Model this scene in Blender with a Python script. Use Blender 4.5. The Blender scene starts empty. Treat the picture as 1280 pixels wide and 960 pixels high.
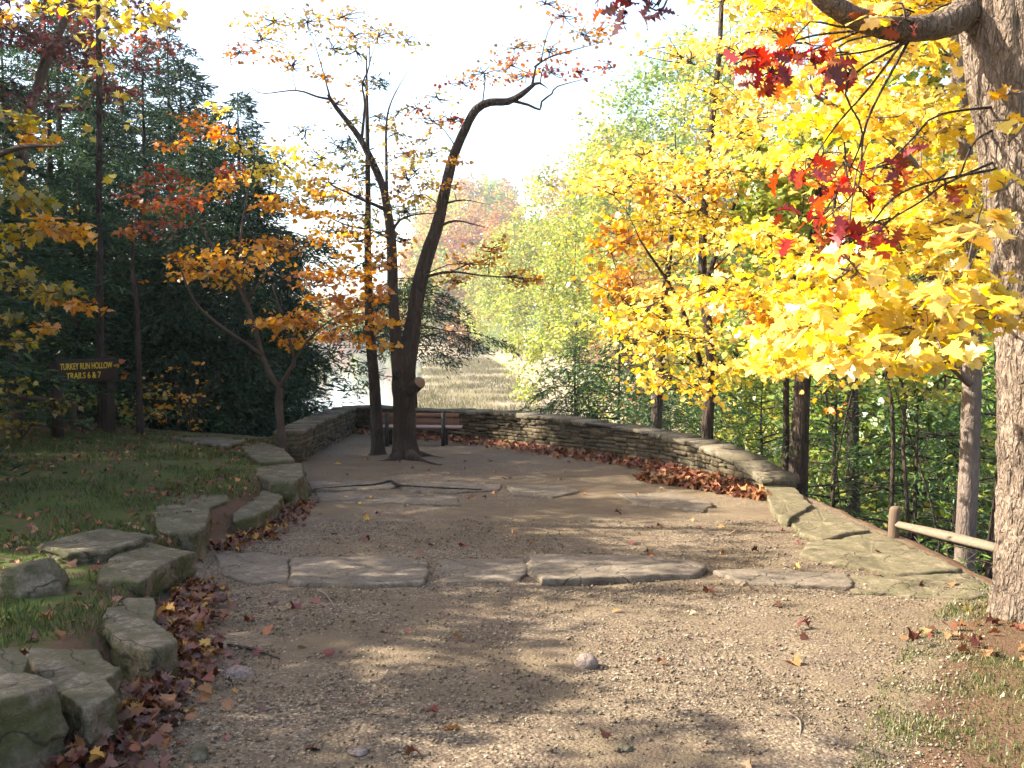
import bpy, math, random
import numpy as np
from mathutils import Vector, noise

rng = np.random.default_rng(11)
random.seed(11)
sc = bpy.context.scene
COL = sc.collection
F = 1240.0
PITCH = math.atan(80.0 / F)
EYE = 1.6
SUN_AZ, SUN_EL = -85.0, 36.0          # degrees: azimuth clockwise from +Y

# ------------------------------------------------------------------ camera maths
def ray(px, py):
    u = (px - 640) / F; v = (480 - py) / F
    c, s = math.cos(PITCH), math.sin(PITCH)
    return u, c + v * s, -s + v * c

def P(px, py, d):
    u, y, z = ray(px, py); t = d / y
    return np.array((u * t, d, EYE + z * t))

def PG(px, py, h=0.0):                 # point h above the sloping terrace
    u, y, z = ray(px, py); t = (h - EYE) / (z + 0.05 * y)
    return np.array((u * t, y * t, EYE + z * t))

# ------------------------------------------------------------------ terrain
def ss(a, b, x):
    t = np.clip((x - a) / (b - a), 0, 1); return t * t * (3 - 2 * t)

EY = [-30, 0, 4, 5.4, 7.15, 8.9, 10, 13, 17, 25, 60]
EX = [-1.6, -1.6, -1.82, -1.95, -2.35, -2.6, -2.5, -2.85, -3.75, -4.1, -4.1]
PLAT = np.array([(-80, -60), (-80, 45), (-20, 26), (-8, 20), (-4.5, 18.6), (-4.6, 26.2), (-2.3, 24.2), (-.3, 22.1), (1.35, 19.3),
                 (2.85, 17.0), (3.4, 14.9), (3.60, 13), (3.66, 9), (3.52, 7.1), (4.7, 5.9), (9, 4.0), (40, -8), (40, -60)], float)

def outside(x, y):
    x = np.asarray(x, float); y = np.asarray(y, float)
    best = np.full(x.shape, 1e9); inside = np.zeros(x.shape, bool)
    n = len(PLAT)
    for i in range(n):
        ax, ay = PLAT[i]; bx, by = PLAT[(i + 1) % n]
        dx, dy = bx - ax, by - ay
        t = np.clip(((x - ax) * dx + (y - ay) * dy) / (dx * dx + dy * dy), 0, 1)
        best = np.minimum(best, np.hypot(x - ax - t * dx, y - ay - t * dy))
        cond = ((ay > y) != (by > y))
        with np.errstate(divide='ignore', invalid='ignore'):
            xi = (bx - ax) * (y - ay) / (by - ay) + ax
        inside ^= cond & (x < xi)
    return np.where(inside, 0.0, best)

HBY = [-50, 20, 40, 70, 112, 186, 279, 400, 900]; HBX = [70, 34, 20, 9.5, 4.6, .4, -9, -34, -120]
XLY = [-50, 30, 106, 160, 248, 400]; XLX = [-18, -24, -34, -48, -70, -120]
MLY = [-50, 60, 106, 159, 248, 262]; MLX = [-10, -11, -12.6, -16.5, -24, -40]
WATER = -7.4

def low(x, y):
    r = x - np.interp(y, HBY, HBX)
    hill = np.where(r > 0, 19 * (1 - np.exp(-np.maximum(r, 0) / 13)) + .36 * np.maximum(r - 18, 0), 0)
    l = np.interp(y, XLY, XLX) - x
    lh = np.where(l > 0, 14 * (1 - np.exp(-np.maximum(l, 0) / 12)), 0)
    k_ = ss(-.115, -.07, x / np.maximum(y, 1)); far = np.maximum(np.maximum(y - 258, 0) * .36 * k_, np.maximum(y - 430, 0) * .035)
    bar = ss(0, 2.5, x - np.interp(y, MLY, MLX)) * (1 - ss(250, 262, y)) * 1.1
    base = -8.3 + bar
    z = base + np.where((r > 0) & (bar < 1.05), 1.05 - bar, 0) * ss(0, 3, r)
    z = z + np.minimum(np.maximum(np.maximum(hill, lh + ss(0, 2, l) * 1.0), far), 46)
    return z

def G(x, y):
    x = np.asarray(x, float); y = np.asarray(y, float)
    s = np.interp(y, EY, EX) - x
    zp = -.05 * np.clip(y, -5, 40)
    zp = zp + np.interp(y, [2, 4.3, 6, 8, 10, 13, 17], [.27, .215, .175, .225, .24, .30, .32]) * ss(0.04, .36, s) + .028 * np.clip(s - .3, 0, 25) + .05 * ss(.4, 3, s) * np.exp(-((y - 13) / 6) ** 2)
    zp = zp + .06 * ss(0, 3, x - 2.2) * ss(8, 4, y)
    zp = zp + (.035 * np.sin(x * 1.3 + y * .6) + .02 * np.sin(y * 1.9 - x * .7)) * ss(.2, 2, s)
    zp = zp + .010 * np.sin(x * 3.1 + 1.2 * np.sin(y * 1.7)) * np.sin(y * 2.3 + x)
    d = outside(x, y)
    w = np.exp(-(np.maximum(d - .12, 0) / 6.0) ** .95)
    return zp * w + low(x, y) * (1 - w)

def g(x, y): return float(G(x, y))

# ------------------------------------------------------------------ mesh helpers
class MB:
    def __init__(s): s.v = []; s.f = []; s.c = []; s.t = []; s.n = 0
    def add(s, v, idx, cnt, tint=(.5, .5, .5)):
        v = np.asarray(v, float).reshape(-1, 3); cnt = np.asarray(cnt, int)
        s.v.append(v); s.f.append(np.asarray(idx, int).ravel() + s.n); s.c.append(cnt); s.n += len(v)
        t = np.asarray(tint, float)
        s.t.append(np.broadcast_to(t, (len(cnt), 3)) if t.ndim == 1 else t)
    def build(s, name, mat, parent=None, base=(0, 0, 0), smooth=False):
        base = np.array(base, float)
        v = np.concatenate(s.v) - base; f = np.concatenate(s.f); c = np.concatenate(s.c); t = np.concatenate(s.t)
        me = bpy.data.meshes.new(name)
        me.vertices.add(len(v)); me.vertices.foreach_set('co', v.astype(np.float32).ravel())
        me.loops.add(len(f)); me.loops.foreach_set('vertex_index', f.astype(np.int32))
        me.polygons.add(len(c)); st = np.concatenate(([0], np.cumsum(c)[:-1]))
        me.polygons.foreach_set('loop_start', st.astype(np.int32))
        if smooth: me.polygons.foreach_set('use_smooth', np.ones(len(c), bool))
        a = me.attributes.new('tint', 'FLOAT_COLOR', 'FACE')
        a.data.foreach_set('color', np.concatenate([t, np.ones((len(t), 1))], 1).astype(np.float32).ravel())
        me.update(calc_edges=True)
        me.materials.append(mat)
        o = bpy.data.objects.new(name, me); COL.objects.link(o)
        if parent is not None: o.parent = parent
        elif base.any(): o.location = base
        return o

def tag(o, label=None, cat=None, group=None, kind=None):
    if label: o['label'] = label
    if cat: o['category'] = cat
    if group: o['group'] = group
    if kind: o['kind'] = kind
    return o

def empty(name, loc, label, cat, group=None, rz=0.0):
    o = bpy.data.objects.new(name, None); COL.objects.link(o)
    o.location = [float(q) for q in loc]; o.rotation_euler = (0, 0, rz); o.empty_display_size = .3
    return tag(o, label, cat, group)

def copy_tree(o, parent=None):
    c = o.copy(); COL.objects.link(c)
    if parent is not None: c.parent = parent
    for ch in o.children:
        d = ch.copy(); COL.objects.link(d); d.parent = c
    return c

def catmull(pts, step):
    pts = np.asarray(pts, float)
    if len(pts) < 2: return pts
    e = np.vstack([2 * pts[0] - pts[1], pts, 2 * pts[-1] - pts[-2]])
    out = []
    for i in range(1, len(e) - 2):
        n = max(2, int(np.linalg.norm(e[i + 1, :3] - e[i, :3]) / step) + 1)
        t = np.linspace(0, 1, n, endpoint=False)[:, None]
        p0, p1, p2, p3 = e[i - 1], e[i], e[i + 1], e[i + 2]
        out.append(.5 * ((2 * p1) + (-p0 + p2) * t + (2 * p0 - 5 * p1 + 4 * p2 - p3) * t ** 2 + (-p0 + 3 * p1 - 3 * p2 + p3) * t ** 3))
    out.append(pts[-1:])
    o = np.vstack(out); o[:, 3] = np.maximum(o[:, 3], .002)
    return o

def tube(mb, pts, sides=8, step=.25, tint=(.5, .5, .5), disp=None, smooth_path=True):
    q = catmull(pts, step) if smooth_path else np.asarray(pts, float)
    n = len(q)
    tan = np.gradient(q[:, :3], axis=0); tan /= np.linalg.norm(tan, axis=1)[:, None] + 1e-9
    m = np.abs(tan).mean(0); ref = np.zeros(3); ref[np.argmin(m)] = 1
    a = np.cross(tan, ref); a /= np.linalg.norm(a, axis=1)[:, None] + 1e-9
    b = np.cross(tan, a)
    th = np.linspace(0, 2 * math.pi, sides, endpoint=False)
    r = q[:, 3][:, None] * np.ones(sides)
    if disp is not None:
        s = np.concatenate(([0], np.cumsum(np.linalg.norm(np.diff(q[:, :3], axis=0), axis=1))))
        r = r + disp(th, s, q[:, 3])
    v = q[:, None, :3] + r[:, :, None] * (np.cos(th)[None, :, None] * a[:, None] + np.sin(th)[None, :, None] * b[:, None])
    i = np.arange(n - 1)[:, None] * sides; j = np.arange(sides)[None]; k = (j + 1) % sides
    fa = np.stack([i + j, i + k, i + sides + k, i + sides + j], -1).reshape(-1, 4)
    idx = np.concatenate([fa.ravel(), np.arange(sides)[::-1], (n - 1) * sides + np.arange(sides)])
    cnt = np.concatenate([np.full(len(fa), 4), [sides, sides]])
    mb.add(v.reshape(-1, 3), idx, cnt, tint)
    return q

def norm(v): return v / (np.linalg.norm(v, axis=-1, keepdims=True) + 1e-9)

def leaves(mb, pos, nrm, tan, size, tmpl, tint):
    n = norm(nrm); t = norm(tan - n * (tan * n).sum(-1, keepdims=True)); b = np.cross(n, t)
    size = np.broadcast_to(np.asarray(size, float), (len(pos),))
    v = pos[:, None] + size[:, None, None] * (tmpl[None, :, 0:1] * t[:, None] + tmpl[None, :, 1:2] * b[:, None] + tmpl[None, :, 2:3] * n[:, None])
    T = len(tmpl)
    if T > 6: v = v + (rng.uniform(-1.5, 1.6, len(pos)) * size)[:, None, None] * tmpl[None, :, 2:3] * n[:, None]
    mb.add(v.reshape(-1, 3), np.arange(len(pos) * T), np.full(len(pos), T), tint)

def mk(half, curl=.25):                # half outline (x along the leaf, y out) mirrored
    h = np.array(half, float)
    full = np.vstack([h, (h * [1, -1])[::-1][1:-1] if h[-1, 1] == 0 and h[0, 1] == 0 else (h * [1, -1])[::-1]])
    z = -curl * (full[:, 0] - .4) ** 2 + .22 * np.abs(full[:, 1])
    return np.c_[full, z]
MAPLE = mk([(0, 0), (.02, .16), (-.1, .34), (.12, .36), (.22, .58), (.36, .40), (.55, .55), (.58, .22), (.78, .26), (1, 0)])
OAK = mk([(0, 0), (.16, .07), (.2, .26), (.36, .10), (.44, .40), (.58, .12), (.70, .34), (.78, .10), (.9, .2), (1.05, 0)], .3)
MAPLE_S = mk([(0, 0), (.0, .26), (.3, .5), (.42, .3), (.62, .42), (.66, .18), (1, 0)])
SIMPLE = mk([(0, 0), (.25, .3), (.65, .3), (1, 0)])
QUAD = mk([(0, 0), (.5, .36), (1, 0)])
NEEDLE = mk([(0, .04), (.5, .13), (1.1, .02)], .1)

PAL = {
 'spray': [(.46, .34, .06), (.38, .33, .07), (.55, .38, .06)],
 'hemlockmid': [(.04, .085, .032), (.055, .11, .038), (.03, .065, .028), (.075, .13, .04)],  # hemlock green lightened as if partly sunlit
 'yellow': [(.78, .58, .07), (.82, .66, .15), (.72, .50, .045), (.80, .63, .18), (.66, .48, .05)],
 'pale': [(.80, .61, .16), (.80, .56, .13), (.74, .46, .09), (.82, .66, .22)],
 'gold': [(.58, .27, .015), (.52, .21, .012), (.62, .34, .03)],
 'amber': [(.50, .20, .015), (.42, .13, .015), (.55, .28, .03)],
 'olive': [(.26, .21, .03), (.34, .24, .025), (.17, .16, .025), (.38, .25, .02)],
 'orange': [(.52, .17, .02), (.45, .11, .02), (.58, .26, .04)],
 'rust': [(.33, .07, .025), (.26, .05, .025), (.40, .11, .03), (.20, .045, .03)],
 'red': [(.33, .025, .018), (.24, .018, .02), (.42, .06, .02), (.16, .015, .018), (.45, .12, .03), (.30, .06, .025)],
 'purple': [(.14, .035, .04), (.10, .03, .04), (.20, .045, .04), (.16, .06, .04)],
 'tan': [(.55, .33, .08), (.48, .27, .07), (.60, .40, .14)],
 'lime': [(.25, .30, .045), (.34, .35, .06), (.18, .25, .04), (.42, .37, .07)],
 'green': [(.13, .22, .04), (.19, .28, .05), (.09, .16, .03), (.27, .31, .06)],
 'willow': [(.24, .30, .11), (.30, .33, .13), (.19, .26, .10)],
 'farorange': [(.42, .20, .06), (.36, .14, .05), (.44, .28, .08), (.30, .22, .07)],
 'farbrown': [(.34, .15, .05), (.27, .11, .04), (.40, .22, .07)],
 'litter': [(.22, .085, .035), (.15, .06, .032), (.27, .125, .05), (.10, .042, .025), (.32, .17, .075), (.18, .05, .035)],
 'litterred': [(.15, .045, .022), (.19, .065, .024), (.085, .03, .02), (.20, .085, .028), (.36, .19, .03), (.10, .04, .028), (.13, .07, .04), (.15, .06, .03), (.11, .045, .025)],
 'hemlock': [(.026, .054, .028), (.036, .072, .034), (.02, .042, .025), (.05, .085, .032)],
 'hemlocksun': [(.06, .12, .035), (.085, .16, .045), (.045, .09, .03), (.12, .19, .05)],  # hemlock green with sunlight put into the colour
}
def pick(pal, n, j=.22):
    c = np.array(PAL[pal])[rng.integers(0, len(PAL[pal]), n)]
    return c * rng.uniform(1 - j, 1 + j, (n, 1)) * rng.uniform(.93, 1.07, (n, 3))

# ------------------------------------------------------------------ materials
def newmat(name):
    m = bpy.data.materials.new(name); m.use_nodes = True
    nt = m.node_tree; nt.nodes.clear()
    out = nt.nodes.new('ShaderNodeOutputMaterial')
    return m, nt, out
def nd(nt, t, **k):
    n = nt.nodes.new(t)
    for a, b in k.items():
        if a in n.inputs.keys(): n.inputs[a].default_value = b
        else: setattr(n, a, b)
    return n
def link(nt, a, b): nt.links.new(a, b)
def mix(nt, fac, a, b, mode='MIX'):
    n = nt.nodes.new('ShaderNodeMix'); n.data_type = 'RGBA'; n.blend_type = mode
    for s, v in ((n.inputs['Factor'], fac), (n.inputs[6], a), (n.inputs[7], b)):
        if isinstance(v, (int, float)): s.default_value = v
        elif isinstance(v, tuple): s.default_value = (*v, 1) if len(v) == 3 else v
        else: link(nt, v, s)
    return n.outputs[2]
def ramp(nt, fac, stops):
    n = nt.nodes.new('ShaderNodeValToRGB'); cr = n.color_ramp
    while len(cr.elements) < len(stops): cr.elements.new(.5)
    for e, (p, c) in zip(cr.elements, stops):
        e.position = p; e.color = (*c, 1) if isinstance(c, tuple) else (c, c, c, 1)
    link(nt, fac, n.inputs[0]); return n.outputs[0]
def tex(nt, kind, scale, detail=4, vec=None, rough=.55, **k):
    n = nt.nodes.new(kind); n.inputs['Scale'].default_value = scale
    if 'Detail' in n.inputs: n.inputs['Detail'].default_value = detail
    if kind == 'ShaderNodeTexNoise': n.inputs['Roughness'].default_value = rough
    for a, b in k.items(): setattr(n, a, b)
    if vec is not None: link(nt, vec, n.inputs['Vector'])
    return n
def coords(nt, scale=(1, 1, 1)):
    c = nt.nodes.new('ShaderNodeTexCoord'); m = nt.nodes.new('ShaderNodeMapping'); m.inputs['Scale'].default_value = scale
    link(nt, c.outputs['Object'], m.inputs['Vector']); return m.outputs[0]
def bump(nt, h, strength, dist, prev=None):
    n = nt.nodes.new('ShaderNodeBump'); n.inputs['Strength'].default_value = strength; n.inputs['Distance'].default_value = dist
    link(nt, h, n.inputs['Height'])
    if prev is not None: link(nt, prev, n.inputs['Normal'])
    return n.outputs[0]
def principled(nt, out, col, rough=.8, normal=None, spec=.3, metal=0):
    p = nt.nodes.new('ShaderNodeBsdfPrincipled')
    p.inputs['Roughness'].default_value = rough if isinstance(rough, (int, float)) else .8
    p.inputs['Specular IOR Level'].default_value = spec; p.inputs['Metallic'].default_value = metal
    if isinstance(col, tuple): p.inputs['Base Color'].default_value = (*col, 1)
    else: link(nt, col, p.inputs['Base Color'])
    if normal is not None: link(nt, normal, p.inputs['Normal'])
    link(nt, p.outputs[0], out.inputs[0]); return p
def attr(nt, name='tint'):
    n = nt.nodes.new('ShaderNodeAttribute'); n.attribute_name = name; return n

def leaf_mat(name, trans=.42, gloss=.04):
    m, nt, out = newmat(name)
    a = attr(nt)
    mo = tex(nt, 'ShaderNodeTexNoise', 38, 3, coords(nt), .6)
    mot = mix(nt, ramp(nt, mo.outputs['Fac'], [(.45, 0.0), (.70, .45)]), a.outputs['Color'], mix(nt, 1.0, a.outputs['Color'], (.74, .56, .42), 'MULTIPLY'))
    d = nd(nt, 'ShaderNodeBsdfDiffuse'); link(nt, mot, d.inputs['Color'])
    hs = nd(nt, 'ShaderNodeHueSaturation'); hs.inputs['Saturation'].default_value = 1.08; hs.inputs['Value'].default_value = 1.15
    link(nt, mot, hs.inputs['Color'])
    t = nd(nt, 'ShaderNodeBsdfTranslucent'); link(nt, hs.outputs[0], t.inputs['Color'])
    mx = nd(nt, 'ShaderNodeMixShader'); mx.inputs[0].default_value = trans
    link(nt, d.outputs[0], mx.inputs[1]); link(nt, t.outputs[0], mx.inputs[2])
    gl = nd(nt, 'ShaderNodeBsdfGlossy'); gl.inputs['Roughness'].default_value = .42; gl.inputs['Color'].default_value = (1, 1, 1, 1)
    m2 = nd(nt, 'ShaderNodeMixShader'); m2.inputs[0].default_value = gloss
    link(nt, mx.outputs[0], m2.inputs[1]); link(nt, gl.outputs[0], m2.inputs[2]); link(nt, m2.outputs[0], out.inputs[0])
    return m

def bark_mat(name, dark, light, scale=14, stretch=.22, strength=.9, dist=.03, moss=0.0):
    m, nt, out = newmat(name)
    v = coords(nt, (1, 1, stretch))
    n1 = tex(nt, 'ShaderNodeTexNoise', scale, 6, v, .65)
    wv = nt.nodes.new('ShaderNodeVectorMath'); wv.operation = 'MULTIPLY_ADD'; link(nt, tex(nt, 'ShaderNodeTexNoise', scale * .6, 3, v).outputs['Color'], wv.inputs[0]); wv.inputs[1].default_value = (.09, .09, .09); link(nt, v, wv.inputs[2]); v = wv.outputs[0]
    vo = tex(nt, 'ShaderNodeTexVoronoi', scale, 2, v, feature='DISTANCE_TO_EDGE')
    n2 = tex(nt, 'ShaderNodeTexNoise', 1.3, 3, coords(nt))
    cr = ramp(nt, vo.outputs['Distance'], [(0, 0.0), (.22, 1.0)])
    col = mix(nt, n1.outputs['Fac'], dark, light)
    col = mix(nt, cr, mix(nt, .55, col, dark), col)
    col = mix(nt, ramp(nt, n2.outputs['Fac'], [(.4, 0.0), (.75, .5)]), col, tuple(c * 1.35 for c in light))
    if moss: col = mix(nt, ramp(nt, n2.outputs['Fac'], [(.45, 0.0), (.6, moss)]), col, (.07, .085, .03))
    b = bump(nt, cr, strength, dist); b = bump(nt, n1.outputs['Fac'], strength * .7, dist * .5, b)
    principled(nt, out, col, .9, b, .15); return m

def wv_(nt, v, k):
    n = nt.nodes.new('ShaderNodeVectorMath'); n.operation = 'MULTIPLY_ADD'; link(nt, tex(nt, 'ShaderNodeTexNoise', 2.5, 4, v).outputs['Color'], n.inputs[0]); n.inputs[1].default_value = (k, k, k); link(nt, v, n.inputs[2]); return n.outputs[0]

def stone_mat(name, c1, c2, moss=.5, scale=1.0, tinted=False, lichen=.35):
    m, nt, out = newmat(name)
    v = coords(nt)
    n1 = tex(nt, 'ShaderNodeTexNoise', 2.3 * scale, 6, v, .62)
    n2 = tex(nt, 'ShaderNodeTexNoise', 22 * scale, 6, v, .7)
    n3 = tex(nt, 'ShaderNodeTexNoise', 5.5 * scale, 5, v, .6)
    st = tex(nt, 'ShaderNodeTexNoise', 3.0 * scale, 4, coords(nt, (1, 1, 9)), .6)
    col = mix(nt, ramp(nt, n1.outputs['Fac'], [(.3, 0.0), (.7, 1.0)]), c1, c2)
    if tinted: col = mix(nt, .75, col, mix(nt, 1.0, attr(nt).outputs['Color'], tuple(2.0 for _ in range(3)), 'MULTIPLY'), 'MULTIPLY')
    col = mix(nt, ramp(nt, n2.outputs['Fac'], [(.35, .55), (.65, 0.0)]), col, tuple(c * .45 for c in c1))
    col = mix(nt, ramp(nt, n3.outputs['Fac'], [(.56, 0.0), (.68, lichen)]), col, tuple(min(1, c * 1.5) for c in c2))
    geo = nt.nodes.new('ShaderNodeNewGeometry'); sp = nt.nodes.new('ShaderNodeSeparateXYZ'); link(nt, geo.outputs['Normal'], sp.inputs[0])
    # moss in patches, coverage raised on risers to darken the shaded sides
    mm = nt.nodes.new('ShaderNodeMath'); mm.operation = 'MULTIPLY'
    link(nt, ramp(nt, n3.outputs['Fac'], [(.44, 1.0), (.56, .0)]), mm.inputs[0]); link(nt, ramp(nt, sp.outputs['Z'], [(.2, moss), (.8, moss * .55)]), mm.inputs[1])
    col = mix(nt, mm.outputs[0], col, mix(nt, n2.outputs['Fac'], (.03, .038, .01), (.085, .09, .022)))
    ck = tex(nt, 'ShaderNodeTexVoronoi', 1.9 * scale, 2, wv_(nt, v, .35), feature='DISTANCE_TO_EDGE'); ckr = ramp(nt, ck.outputs['Distance'], [(0, 0.0), (.012, 1.0)])
    col = mix(nt, ckr, tuple(q * .35 for q in c1), col)
    n4 = tex(nt, 'ShaderNodeTexNoise', 75 * scale, 4, v, .7)
    col = mix(nt, ramp(nt, n4.outputs['Fac'], [(.35, .45), (.6, 0.0)]), col, tuple(q * .5 for q in c1))
    pit = bump(nt, n4.outputs['Fac'], .6, .006); pit = bump(nt, ckr, .6, .012, pit)
    b = bump(nt, n1.outputs['Fac'], .35, .05, pit); b = bump(nt, st.outputs['Fac'], .6, .03, b); b = bump(nt, n2.outputs['Fac'], .75, .016, b)
    principled(nt, out, col, .92, b, .15); return m

def simple_mat(name, c, rough=.7, nscale=8, var=.3, stretch=(1, 1, 1), spec=.3, metal=0):
    m, nt, out = newmat(name)
    n = tex(nt, 'ShaderNodeTexNoise', nscale, 5, coords(nt, stretch), .6)
    col = mix(nt, n.outputs['Fac'], tuple(q * (1 - var) for q in c), tuple(min(1, q * (1 + var)) for q in c))
    principled(nt, out, col, rough, bump(nt, n.outputs['Fac'], .4, .01), spec, metal); return m

def ground_mat():
    m, nt, out = newmat('ground')
    v = coords(nt); a = attr(nt, 'mixw'); sp = nt.nodes.new('ShaderNodeSeparateColor'); link(nt, a.outputs['Color'], sp.inputs[0])
    nbig = tex(nt, 'ShaderNodeTexNoise', .7, 5, v, .6); nmid = tex(nt, 'ShaderNodeTexNoise', 4.5, 6, v, .65); nfin = tex(nt, 'ShaderNodeTexNoise', 45, 5, v, .7)
    vo = tex(nt, 'ShaderNodeTexVoronoi', 62, 0, v); vob = tex(nt, 'ShaderNodeTexVoronoi', 26, 0, v)
    hue = nt.nodes.new('ShaderNodeSeparateColor'); link(nt, vo.outputs['Color'], hue.inputs[0])
    peb = ramp(nt, hue.outputs[0], [(0, (.06, .043, .027)), (.35, (.13, .097, .06)), (.7, (.225, .175, .11)), (1, (.36, .30, .2))])
    peb = mix(nt, ramp(nt, vo.outputs['Distance'], [(.25, 0.0), (.6, .65)]), peb, (.10, .07, .05))
    dirt = mix(nt, nmid.outputs['Fac'], (.088, .064, .038), (.17, .126, .076))
    gravel = mix(nt, ramp(nt, nbig.outputs['Fac'], [(.40, .05), (.58, .95)]), peb, dirt)
    gravel = mix(nt, ramp(nt, nmid.outputs['Fac'], [(.35, .45), (.55, 0.0)]), gravel, (.11, .075, .055))
    soil = mix(nt, nmid.outputs['Fac'], (.055, .033, .02), (.14, .08, .045))
    grass = mix(nt, nfin.outputs['Fac'], (.028, .045, .009), (.08, .10, .022))
    grass = mix(nt, ramp(nt, nmid.outputs['Fac'], [(.45, 0.0), (.62, .75)]), grass, soil)
    sand = mix(nt, nmid.outputs['Fac'], (.17, .14, .098), (.27, .23, .17))
    sand = mix(nt, ramp(nt, nbig.outputs['Fac'], [(.45, 0.0), (.58, .8)]), sand, (.17, .135, .075))
    mead = mix(nt, nmid.outputs['Fac'], (.105, .09, .045), (.20, .16, .09))
    def edge(s, lo=.35, hi=.65):      # noise breaks the border between two covers
        ad = nt.nodes.new('ShaderNodeMath'); ad.operation = 'MULTIPLY_ADD'; link(nt, nmid.outputs['Fac'], ad.inputs[0]); ad.inputs[1].default_value = .8; ad.inputs[2].default_value = -.4
        b = nt.nodes.new('ShaderNodeMath'); b.operation = 'ADD'; link(nt, ad.outputs[0], b.inputs[0]); link(nt, s, b.inputs[1])
        return ramp(nt, b.outputs[0], [(lo, 0.0), (hi, 1.0)])
    col = mix(nt, edge(sp.outputs[1]), soil, grass)
    col = mix(nt, edge(sp.outputs[0]), col, gravel)
    col = mix(nt, edge(sp.outputs[2]), col, sand)
    col = mix(nt, edge(a.outputs['Alpha']), col, mead)
    h = nt.nodes.new('ShaderNodeMath'); h.operation = 'SUBTRACT'; h.inputs[0].default_value = 1; link(nt, vo.outputs['Distance'], h.inputs[1])
    b = bump(nt, nmid.outputs['Fac'], .5, .05); b = bump(nt, h.outputs[0], .5, .012, b); b = bump(nt, nfin.outputs['Fac'], .5, .01, b)
    principled(nt, out, col, .95, b, .1); return m

def water_mat():
    m, nt, out = newmat('river_water')
    n = tex(nt, 'ShaderNodeTexNoise', .6, 3, coords(nt, (1, .35, 1)))
    principled(nt, out, (.20, .235, .26), .05, bump(nt, n.outputs['Fac'], .10, .08), 1.0); return m

def tint_mat(name, rough=.8, nscale=60, bumpd=.003):
    m, nt, out = newmat(name)
    n = tex(nt, 'ShaderNodeTexNoise', nscale, 3, coords(nt))
    col = mix(nt, ramp(nt, n.outputs['Fac'], [(.3, .3), (.6, 0.0)]), attr(nt).outputs['Color'], (.04, .03, .02))
    principled(nt, out, col, rough, bump(nt, n.outputs['Fac'], .4, bumpd), .2); return m

M = dict(
 leaf=leaf_mat('broad_leaf', .5), conifer=leaf_mat('conifer_needles', .25, .015), litter=leaf_mat('dry_leaf', .15, .03), grass=leaf_mat('grass_blade', .35, .03),
 oakbark=bark_mat('oak_bark', (.045, .03, .02), (.37, .28, .205), 21, .30, 1.0, .04),
 darkbark=bark_mat('dark_bark', (.022, .016, .012), (.085, .062, .046), 13, .2, 1.0, .04),
 maplebark=bark_mat('maple_bark', (.07, .052, .042), (.24, .185, .145), 18, .3, .7, .02),
 sapbark=bark_mat('sapling_bark', (.035, .025, .019), (.11, .08, .058), 24, .3, .5, .01),
 slab=stone_mat('flagstone', (.13, .102, .072), (.25, .20, .145), .06),
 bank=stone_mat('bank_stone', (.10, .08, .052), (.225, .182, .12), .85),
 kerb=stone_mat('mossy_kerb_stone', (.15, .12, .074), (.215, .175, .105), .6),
 wall=stone_mat('wall_stone', (.09, .072, .05), (.18, .145, .098), .3, 1.4, True),
 cap=stone_mat('cap_stone', (.12, .10, .072), (.22, .19, .145), .4, 1.0, True),
 rock=stone_mat('round_rock', (.26, .19, .15), (.40, .31, .25), 0, 3.0),
 ground=ground_mat(), water=water_mat(), pebble=tint_mat('pebble'),
 slat=simple_mat('brown_bench_slat', (.17, .065, .025), .45, 10, .25, (1, 12, 12), .5), iron=simple_mat('black_iron', (.018, .016, .015), .5, 20, .2),
 signwood=simple_mat('dark_sign_wood', (.03, .02, .013), .8, 9, .4, (1, 1, 6)), yellowpaint=simple_mat('yellow_letter_paint', (.62, .42, .03), .6, 12, .2),
 fence=simple_mat('weathered_rail', (.15, .12, .08), .85, 6, .45, (1, 8, 8)), post=simple_mat('fence_post', (.12, .08, .05), .9, 9, .4, (8, 8, 1)),
 cutwood=simple_mat('cut_wood', (.21, .125, .07), .8, 14, .3), twig=simple_mat('dead_twig', (.16, .12, .085), .9, 30, .4),
)

# ------------------------------------------------------------------ ground sheet
def axis(lo, a, b, hi, fine, grow=1.13):
    mid = np.arange(a, b + 1e-6, fine); L, R = [], []
    s = fine; x = a
    while x > lo: s *= grow; x -= s; L.append(x)
    s = fine; x = b
    while x < hi: s *= grow; x += s; R.append(x)
    return np.array(L[::-1] + list(mid) + R)
gx = axis(-700, -6.5, 5.5, 700, .07, 1.12)
gy = axis(-60, 2.6, 15, 1500, .07, 1.035)
X, Y = np.meshgrid(gx, gy)
Z = G(X, Y)
flat = np.stack([X, Y, Z], -1).reshape(-1, 3)
nn = np.array([noise.fractal(Vector((p[0] * 2.2, p[1] * 2.2, 0)), 1, 2, 4) for p in flat]) if len(flat) < 260000 else 0
near = (np.abs(flat[:, 0]) < 14) & (flat[:, 1] < 40)
flat[:, 2] += nn * np.where(near, .016, .25 * (flat[:, 2] > WATER + .6))
s_ = np.interp(flat[:, 1], EY, EX) - flat[:, 0]
d_ = outside(flat[:, 0], flat[:, 1])
RY = [-10, 3.0, 4, 5, 6, 7.2, 30]; RX = [1.2, 1.3, 1.66, 2.15, 2.75, 3.6, 4.5]
right_ = flat[:, 0] - np.interp(flat[:, 1], RY, RX)
wg = ss(.35, -.15, s_) * ss(.25, -.25, right_) * (d_ <= .05)
wgrass = np.maximum(ss(.2, .7, s_) * ss(20, 17.5, flat[:, 1]), ss(-.2, .9, right_) * .62 * (flat[:, 1] < 8)) * (d_ <= .6)
hb_ = flat[:, 0] - np.interp(flat[:, 1], HBY, HBX); ml_ = flat[:, 0] - np.interp(flat[:, 1], MLY, MLX)
bar_ = (d_ > 6) & (ml_ > -3) & (hb_ < 3) & (flat[:, 1] > 45) & (flat[:, 1] < 300)
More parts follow.
